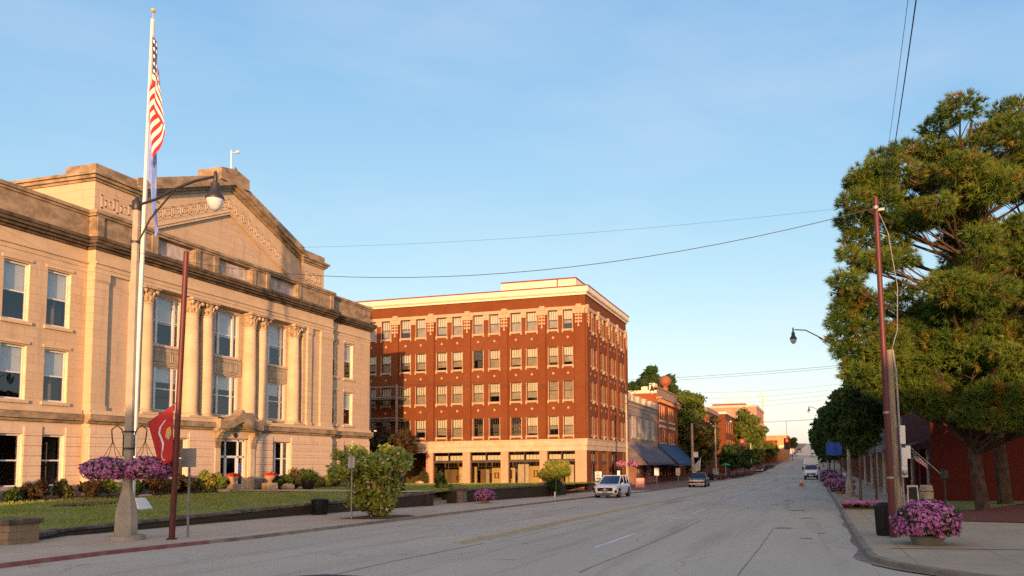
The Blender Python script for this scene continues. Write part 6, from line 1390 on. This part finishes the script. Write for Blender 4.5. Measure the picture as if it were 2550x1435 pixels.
FL = thing('floodlight_mast', 'very tall pale floodlight mast far behind the low orange building', 'light mast', (-23.5, 380, 5))
k = MB(); k.tube([(-23.2, 380, 4), (-23.2, 380, 34)], [.5, .4], 10); k.build('mast', CREAM, FL)
k = MB()
for i in range(5): k.box(-25.7 + i * 1.1, -24.9 + i * 1.1, 379.5, 380.5, 33.6 + (i % 2) * .9, 34.4 + (i % 2) * .9)
k.box(-25.6, -20.8, 379.9, 380.1, 33.3, 33.6); k.build('lamp_cluster', CREAM, FL)
def signal(label, x, y, z):
    t = thing('traffic_signal', label, 'traffic light', (x, y, z), group='traffic lights hanging over the intersection'); k = MB()
    for dx in ((-.28, .28)): k.box(x + dx - .2, x + dx + .2, y - .15, y + .15, z - .95, z + .05) if False else None
    k.box(x - .3, x + .3, y - .17, y + .17, z - 1.15, z + .35); k.box(x - .5, x + .5, y + .17, y + .2, z - 1.3, z + .5); k.tube([(x, y, z + .35), (x, y, 8.6)], .03, 6)
    for i in range(3): k.lathe([(.2, 0), (.22, .05)], (x, y - .17, z + .1 - i * .48), 8)
    k.build('housing', mat('signal_housing', (.12, .02, .02), .5) if 'signal_housing' not in bpy.data.materials else bpy.data.materials['signal_housing'], t)
    def disc(zz, m, nm):
        q = MB(); q.prism([(x + .21 * math.cos(a), zz + .21 * math.sin(a)) for a in [i * math.pi / 7 for i in range(14)]], lambda a, b_, d: (a, y - .18 - d, b_), 0, .04); q.build(nm, m, t)
    disc(z + .1, REDLIT, 'red_lens'); disc(z - .38, BLACKPL, 'amber_lens'); disc(z - .86, BLACKPL, 'green_lens')
signal('lit red traffic light over the left lanes', -11.3, 128, 5.35); signal('lit red traffic light near the road centre', -4.25, 128, 5.3)

# ================================================================== VEHICLES
def wheel(parent, x, y, r_, w_, side):
    k = MB(); k.prism([(y + r_ * math.cos(a), r_ + r_ * math.sin(a)) for a in [i * math.pi / 12 for i in range(24)]], lambda a, b_, d: (x + side * d, a, b_), -w_, 0); t_ = k.build('wheel', TYRE, parent, smooth=40)
    k = MB(); k.prism([(y + r_ * .66 * math.cos(a), r_ + r_ * .66 * math.sin(a)) for a in [i * math.pi / 10 for i in range(20)]], lambda a, b_, d: (x + side * d, a, b_), -.02, .012)
    for i in range(5):
        a = i * 2 * math.pi / 5; c, s = math.cos(a), math.sin(a); q = lambda u, v, d: (x + side * d, y + (u * c - v * s) * r_, r_ + (u * s + v * c) * r_)
        k.hexa([q(.1, -.07, .012), q(.6, -.05, .012), q(.6, .05, .012), q(.1, .07, .012), q(.1, -.07, .03), q(.6, -.05, .03), q(.6, .05, .03), q(.1, .07, .03)])
    k.build('rim', RIM, t_)
def loft(parent, name, m, secs, smooth=50, bevel=0):
    """secs: list of (y, [(x,z)...]) closed half outlines mirrored in x"""
    k = MB(); V = []; n = None
    for y, pts in secs:
        ring_ = [(x, y, z) for x, z in pts] + [(-x, y, z) for x, z in pts[::-1]]; n = len(ring_); V += ring_
    fs = [(j * n + i, j * n + (i + 1) % n, (j + 1) * n + (i + 1) % n, (j + 1) * n + i) for j in range(len(secs) - 1) for i in range(n)] + [tuple(range(n))[::-1], tuple(range((len(secs) - 1) * n, len(secs) * n))]
    k.add(V, fs); return k.build(name, m, parent, smooth=smooth, bevel=bevel)
def car(name, label, cat, loc, rz, paint, L, Wd, belt, hood, roof, wr_, kind='suv', mirror=None):
    """front at -Y; built at origin then moved"""
    t = thing(name, label, cat, (0, 0, 0)); w = Wd / 2; f = -L / 2; b = L / 2; gc = .22 + (.04 if kind == 'suv' else 0)
    def sec(y, wd, z0, z1, sh): return (y, [(wd * .9, z0), (wd * .985, z0 + .1), (wd, (z0 + z1) / 2), (wd * .975, z1 - .12), (wd * .93, z1 - .02), (wd * sh, z1)])
    hl = {'suv': 1.15, 'sedan': 1.2, 'pickup': 1.35}[kind]
    S = [sec(f, w * .76, gc + .14, hood - .26, .8), sec(f + .08, w * .87, gc + .04, hood - .15, .78), sec(f + .3, w * .955, gc, hood - .07, .74), sec(f + .55, w * .99, gc, hood - .03, .74), sec(f + .8, w, gc, hood, .75), sec(f + hl, w, gc, hood + .05, .8), sec(f + hl + .15, w, gc, belt, .86), sec(0, w, gc, belt + .02, .88), sec(b - .9, w, gc, belt + .03, .88), sec(b - .2, w * .97, gc + .05, belt, .86), sec(b, w * .88, gc + .15, belt - .12, .84)]
    body = loft(t, 'body', paint, S)
    c0 = f + hl - (.12 if kind == 'suv' else 0); rf0 = c0 + (1.05 if kind == 'suv' else .85 if kind != 'pickup' else .6); rb = {'suv': b - .75, 'sedan': b - 1.35, 'pickup': .55}[kind]; cb = {'suv': b - .12, 'sedan': b - .7, 'pickup': .8}[kind]
    rw_ = w * .74
    loft(t, 'windows', CARGL, [(c0, [(w * .86, belt - .02), (w * .86, belt + .01), (w * .84, belt + .03)]), (rf0, [(w * .9, belt - .02), (rw_ + .02, roof - .05), (rw_ - .06, roof - .03)]), (rb, [(w * .9, belt - .02), (rw_ + .02, roof - .06), (rw_ - .06, roof - .04)]), (cb, [(w * .84, belt - .02), (w * .82, belt + .02), (w * .78, belt + .04)])], smooth=20)
    k = MB()
    for s in (-1, 1):
        k.tube([(s * w * .86, c0 - .02, belt), (s * rw_, rf0, roof - .02), (s * rw_, rb, roof - .03), (s * w * .84, cb + .02, belt)], .045, 6)
        for y in ((c0 + 1.45), (rb - .35 if kind == 'suv' else None)):
            if y is not None: k.tube([(s * w * .9, y, belt), (s * (rw_ + .02), y, roof - .04)], .035, 5)
    k.hexa([(-rw_, rf0, roof - .04), (rw_, rf0, roof - .04), (rw_, rb, roof - .05), (-rw_, rb, roof - .05), (-rw_ + .1, rf0 + .08, roof + .01), (rw_ - .1, rf0 + .08, roof + .01), (rw_ - .1, rb - .05, roof), (-rw_ + .1, rb - .05, roof)])
    k.build('roof', paint, t, smooth=40)
    for s in (-1, 1):
        for y in (f + .85, b - .85): 
            q = MB(); q.prism([(y + wr_ * 1.17 * math.cos(a), wr_ + wr_ * 1.17 * math.sin(a)) for a in [i * math.pi / 12 for i in range(24)]], lambda a, b_, d: (s * (w - .12 + d), a, b_), 0, .123); q.build('wheel_arch', BLACKPL, t)
            wheel(t, s * (w + .006), y, wr_, .22, s)
        q = MB(); q.hexa([(s * w * .98, c0 + .25, belt), (s * (w + .2), c0 + .22, belt + .02), (s * (w + .2), c0 + .36, belt + .02), (s * w * .98, c0 + .4, belt), (s * w * .98, c0 + .25, belt + .13), (s * (w + .19), c0 + .24, belt + .17), (s * (w + .19), c0 + .36, belt + .17), (s * w * .98, c0 + .4, belt + .13)]); q.build('mirror', mirror or paint, t)
    hz = hood - .24
    if kind == 'suv':
        q = MB(); q.prism([(-.52, hz - .24), (.52, hz - .24), (.62, hz - .1), (.52, hz + .02), (-.52, hz + .02), (-.62, hz - .1)], lambda a, b_, d: (a, f + .03 - d, b_), 0, .05); g_ = q.build('grille', BLACKPL, t)
        q = MB(); q.lathe([(.0, -.02), (.1, -.02), (.1, .02), (0, .02)], (0, 0, 0), 14); e_ = q.build('emblem', CHROME); e_.location = (0, f - .03, hz - .1); e_.rotation_euler = (rad(90), 0, 0); e_.parent = g_
        q = MB()
        for s in (-1, 1): q.hexa([(s * .6, f + .0, hz - .14), (0, f - .035, hz - .16), (0, f - .035, hz - .13), (s * .6, f + .0, hz - .11), (s * .6, f + .04, hz - .14), (0, f, hz - .16), (0, f, hz - .13), (s * .6, f + .04, hz - .11)])
        q.build('chrome_wing', CHROME, g_)
        for s in (-1, 1):
            q = MB(); q.hexa([(s * .56, f - .0, hz + .0), (s * .9, f + .22, hz + .02), (s * .9, f + .3, hz + .02), (s * .56, f + .1, hz), (s * .58, f + .02, hz + .1), (s * .92, f + .25, hz + .13), (s * .9, f + .32, hz + .13), (s * .58, f + .1, hz + .1)]); q.build('headlight', LAMPL, t)
            q = MB(); q.prism([(s * .62, gc + .12), (s * .86, gc + .16), (s * .88, gc + .34), (s * .72, gc + .3)], lambda a, b_, d: (a, f + .1 - d, b_), 0, .07); q.build('fog_light', BLACKPL, t)
        q = MB(); q.box(-.62, .62, f + .0, f + .1, gc + .02, gc + .12); q.build('lower_intake', BLACKPL, t); q = MB(); q.box(-.66, .66, f - .02, f + .1, gc - .02, gc + .02); q.build('skid_plate', CHROME, t)
    else:
        q = MB(); q.box(-w * .55, w * .55, f - .02, f + .1, hz - .1, hz + .1); q.box(-w * .5, w * .5, f - .03, f, hz - .01, hz + .01); q.build('grille', CHROME if kind == 'pickup' else BLACKPL, t)
        for s in (-1, 1):
            q = MB(); q.box(s * w * .58 if s > 0 else s * w * .8, s * w * .8 if s > 0 else s * w * .58, f - .015, f + .12, hz - .1, hz + .1); q.build('headlight', LAMPL, t)
            q = MB(); q.box(s * w * .81 if s > 0 else s * w * .92, s * w * .92 if s > 0 else s * w * .81, f + .03, f + .2, hz - .1, hz + .1); q.build('indicator', AMBER, t)
        q = MB(); q.box(-w * .9, w * .9, f - .1, f + .12, gc + .08, gc + .24); q.build('bumper', CHROME, t, bevel=.02)
    q = MB(); q.box(-.26, .26, f - .035 if kind == 'suv' else f - .12, f - .02 if kind == 'suv' else f - .1, gc + .16, gc + .28); q.build('number_plate', SIGNB, t)
    q = MB()
    for s in (-1, 1): q.box(s * w * .9 - (.12 if s > 0 else 0), s * w * .9 + (0 if s > 0 else .12), b - .08, b + .01, belt - .25, belt - .02)
    q.build('tail_lights', mat('tail_lens', (.3, .01, .01), .2) if 'tail_lens' not in bpy.data.materials else bpy.data.materials['tail_lens'], t)
    t.location = loc; t.rotation_euler = (0, 0, rz); return t
car('parked_suv', 'white compact SUV parked at left kerb in front of brick hotel', 'car', (-14.95, 58.0, gz(58)), rad(-1), CARW, 4.45, 1.82, .98, 1.0, 1.64, .35)
car('parked_pickup', 'dark older pickup parked at left kerb by the blue awning', 'pickup', (-12.85, 89.4, gz(89)), rad(1.5), CARD, 4.9, 1.95, 1.0, .98, 1.56, .36, 'pickup')
car('parked_car', 'low black car parked on left far past the street trees', 'car', (-12.3, 182, gz(182)), rad(4), CARB, 4.5, 1.8, .9, .86, 1.4, .32, 'sedan')
car('distant_car', 'tiny white car coming down the far hill', 'car', (-7.2, 300, gz(300)), 0, CARW, 4.5, 1.8, .9, .86, 1.45, .32, 'sedan')
car('distant_car', 'tiny dark car near the top of the far hill', 'car', (-6.6, 352, gz(352)), 0, CARB, 4.8, 2.0, 1.1, 1.0, 1.8, .35)
car('distant_car', 'tiny white car parked high behind the white delivery truck', 'car', (-.9, 290, gz(290)), 0, CARW, 4.5, 1.8, .9, .86, 1.45, .32, 'sedan')
# delivery truck
T = thing('delivery_truck', 'white delivery truck with box over the cab parked at right kerb', 'truck', (0, 0, 0)); w = 1.03; f = 0
k = MB(); k.box(-w * .85, w * .85, .3, 6.0, .3, .8); k.build('chassis', BLACKPL, T)
loft(T, 'hood', CARW, [(f, [(w * .8, .5), (w * .84, .7), (w * .8, .95), (w * .7, 1.0)]), (f + .2, [(w * .9, .45), (w * .94, .7), (w * .9, 1.1), (w * .78, 1.15)]), (f + 1.0, [(w * .95, .45), (w * .98, .8), (w * .96, 1.3), (w * .85, 1.35)])])
loft(T, 'cab', CARW, [(f + .95, [(w * .95, .45), (w * .98, .8), (w * .96, 1.3), (w * .85, 1.34)]), (f + 1.65, [(w * .96, .45), (w, .9), (w * .96, 1.35), (w * .86, 2.05)]), (f + 2.4, [(w * .96, .45), (w, .9), (w * .96, 1.35), (w * .88, 2.1)])])
k = MB(); k.hexa([(-w * .84, f + .93, 1.38), (w * .84, f + .93, 1.38), (w * .84, f + 1.0, 1.38), (-w * .84, f + 1.0, 1.38), (-w * .82, f + 1.55, 1.98), (w * .82, f + 1.55, 1.98), (w * .82, f + 1.65, 1.98), (-w * .82, f + 1.65, 1.98)]); k.build('windscreen', CARGL, T)
k = MB(); k.box(-w - .06, w + .06, f + 2.2, f + 6.2, .75, 2.9); k.hexa([(-w - .06, f + 1.7, 2.12), (w + .06, f + 1.7, 2.12), (w + .06, f + 2.2, 2.12), (-w - .06, f + 2.2, 2.12), (-w + .02, f + 1.55, 2.88), (w - .02, f + 1.55, 2.88), (w + .06, f + 2.2, 2.9), (-w - .06, f + 2.2, 2.9)]); k.build('cargo_box', mat('cream_truck_box', (.95, .92, .82), .5, (.92, .88, .78)), T, bevel=.03)
k = MB(); k.box(-w * .6, w * .6, f - .03, f + .05, .68, .9); k.build('grille', BLACKPL, T)
for s in (-1, 1): k = MB(); k.box(min(s * w * .62, s * w * .86), max(s * w * .62, s * w * .86), f - .02, f + .12, .7, .9); k.build('headlight', LAMPL, T); k = MB(); k.box(min(s * (w + .02), s * (w + .28)), max(s * (w + .02), s * (w + .28)), f + 1.25, f + 1.35, 1.35, 1.75); k.build('mirror', BLACKPL, T)
k = MB(); k.box(-w * .9, w * .9, f - .1, f + .1, .42, .62); k.build('bumper', BLACKPL, T, bevel=.02); k = MB(); k.box(-.28, .28, f - .13, f - .1, .48, .6); k.build('number_plate', WHITE, T)
for s in (-1, 1):
    for y in (f + .75, f + 4.9): wheel(T, s * (w - .02), y, .36, .25, s)
T.location = (-.65, 121.5, gz(122)); T.scale = (1.0, 1.0, 1.1); 
# traffic drum
t = thing('traffic_cone', 'orange and white traffic cone standing in the right lane', 'traffic cone', (-1.55, 88, gz(88))); z = gz(88)
k = MB(); k.box(-1.83, -1.27, 87.75, 88.25, z, z + .05); k.lathe([(.24, .05), (.15, .42)], (-1.55, 88, z), 12); k.build('base', ORANGE, t)
k = MB(); k.lathe([(.15, .42), (.12, .56)], (-1.55, 88, z), 12); k.lathe([(.11, .62), (.08, .78)], (-1.55, 88, z), 12); k.build('white_band', WHITE, t)
k = MB(); k.lathe([(.12, .561), (.11, .619)], (-1.55, 88, z), 12); k.lathe([(.08, .781), (.05, .9)], (-1.55, 88, z), 12); k.build('orange_top', ORANGE, t)
# small kiosks and chairs on the far left pavement
for i, (x, y, h, lb, m) in enumerate(((-17.4, 124, 1.0, 'cream board leaning beside the parked pickup', CREAMREV), (-16.4, 134, 1.6, 'grey newspaper box on the far left pavement', SIGNB))):
    t = thing('pavement_box', lb, 'box', (x, y, gz(y))); k = MB(); k.box(x - .5, x + .5, y - .3, y + .3, gz(y) + SW, gz(y) + SW + h); k.box(x - .55, x + .55, y - .35, y + .35, gz(y) + SW + h, gz(y) + SW + h + .08); k.build('body', m, t, bevel=.03)
t = thing('green_parasol', 'small green parasol over a table on far left pavement', 'parasol', (-14.6, 133, gz(133)))
k = MB(); k.tube([(-14.6, 133, gz(133)), (-14.6, 133, 2.0)], .04, 6); k.build('pole', WHITE, t); k = MB(); k.lathe([(.9, 1.55), (.5, 1.8), (.03, 2.0)], (-14.6, 133, 0), 8); k.build('canopy', mat('green_canvas', (.03, .3, .14), .8), t)
# chair and a-board at the right shops
t = thing('white_chair', 'white chair on right pavement beside the wood pole', 'chair', (4.0, 43, gz(43)))
def chair(t, x, y):
    z = gz(y) + SW
    k = MB(); k.box(x - .24, x + .24, y - .24, y + .24, z + .43, z + .47); k.build('seat', WHITE, t)
    for i in range(1): k = MB(); k.box(x + .2, x + .24, y - .24, y + .24, z + .6, z + .9); k.build('backrest', WHITE, t)
    for sx in (-.22, .22):
        for sy in (-.22, .22): k = MB(); k.tube([(x + sx * 1.1, y + sy * 1.1, z), (x + sx, y + sy, z + (.9 if sx > 0 else .43))], .018, 5); k.build('leg', WHITE, t)
chair(t, 4.0, 43)
t = thing('sandwich_board', 'black and white sandwich board beside the white chair', 'sandwich board', (4.55, 41, gz(41)))
k = MB(); z = gz(41) + SW; k.hexa([(4.3, 41, z), (4.85, 41, z), (4.85, 41.05, z), (4.3, 41.05, z), (4.33, 41.25, z + 1.0), (4.82, 41.25, z + 1.0), (4.82, 41.3, z + 1.0), (4.33, 41.3, z + 1.0)]); k.build('frame', WHITE, t); k = MB(); k.hexa([(4.37, 41.005, z + .12), (4.78, 41.005, z + .12), (4.78, 41.03, z + .12), (4.37, 41.03, z + .12), (4.39, 41.2, z + .92), (4.76, 41.2, z + .92), (4.76, 41.24, z + .92), (4.39, 41.24, z + .92)]); k.build('board', BLACKPL, t)
t = thing('cream_barrel', 'cream barrel behind the big petunia planter', 'barrel', (5.3, 42, gz(42))); k = MB(); k.lathe([(.28, 0), (.34, .3), (.34, .7), (.28, 1.0)], (5.3, 42, gz(42) + SW), 14); k.build('body', CREAMWALL, t, smooth=40)
k = MB(); 
for z in (.3, .7): k.lathe([(.35, z - .02), (.35, z + .02)], (5.3, 42, gz(42) + SW), 14)
k.build('hoop', DKMET, t)
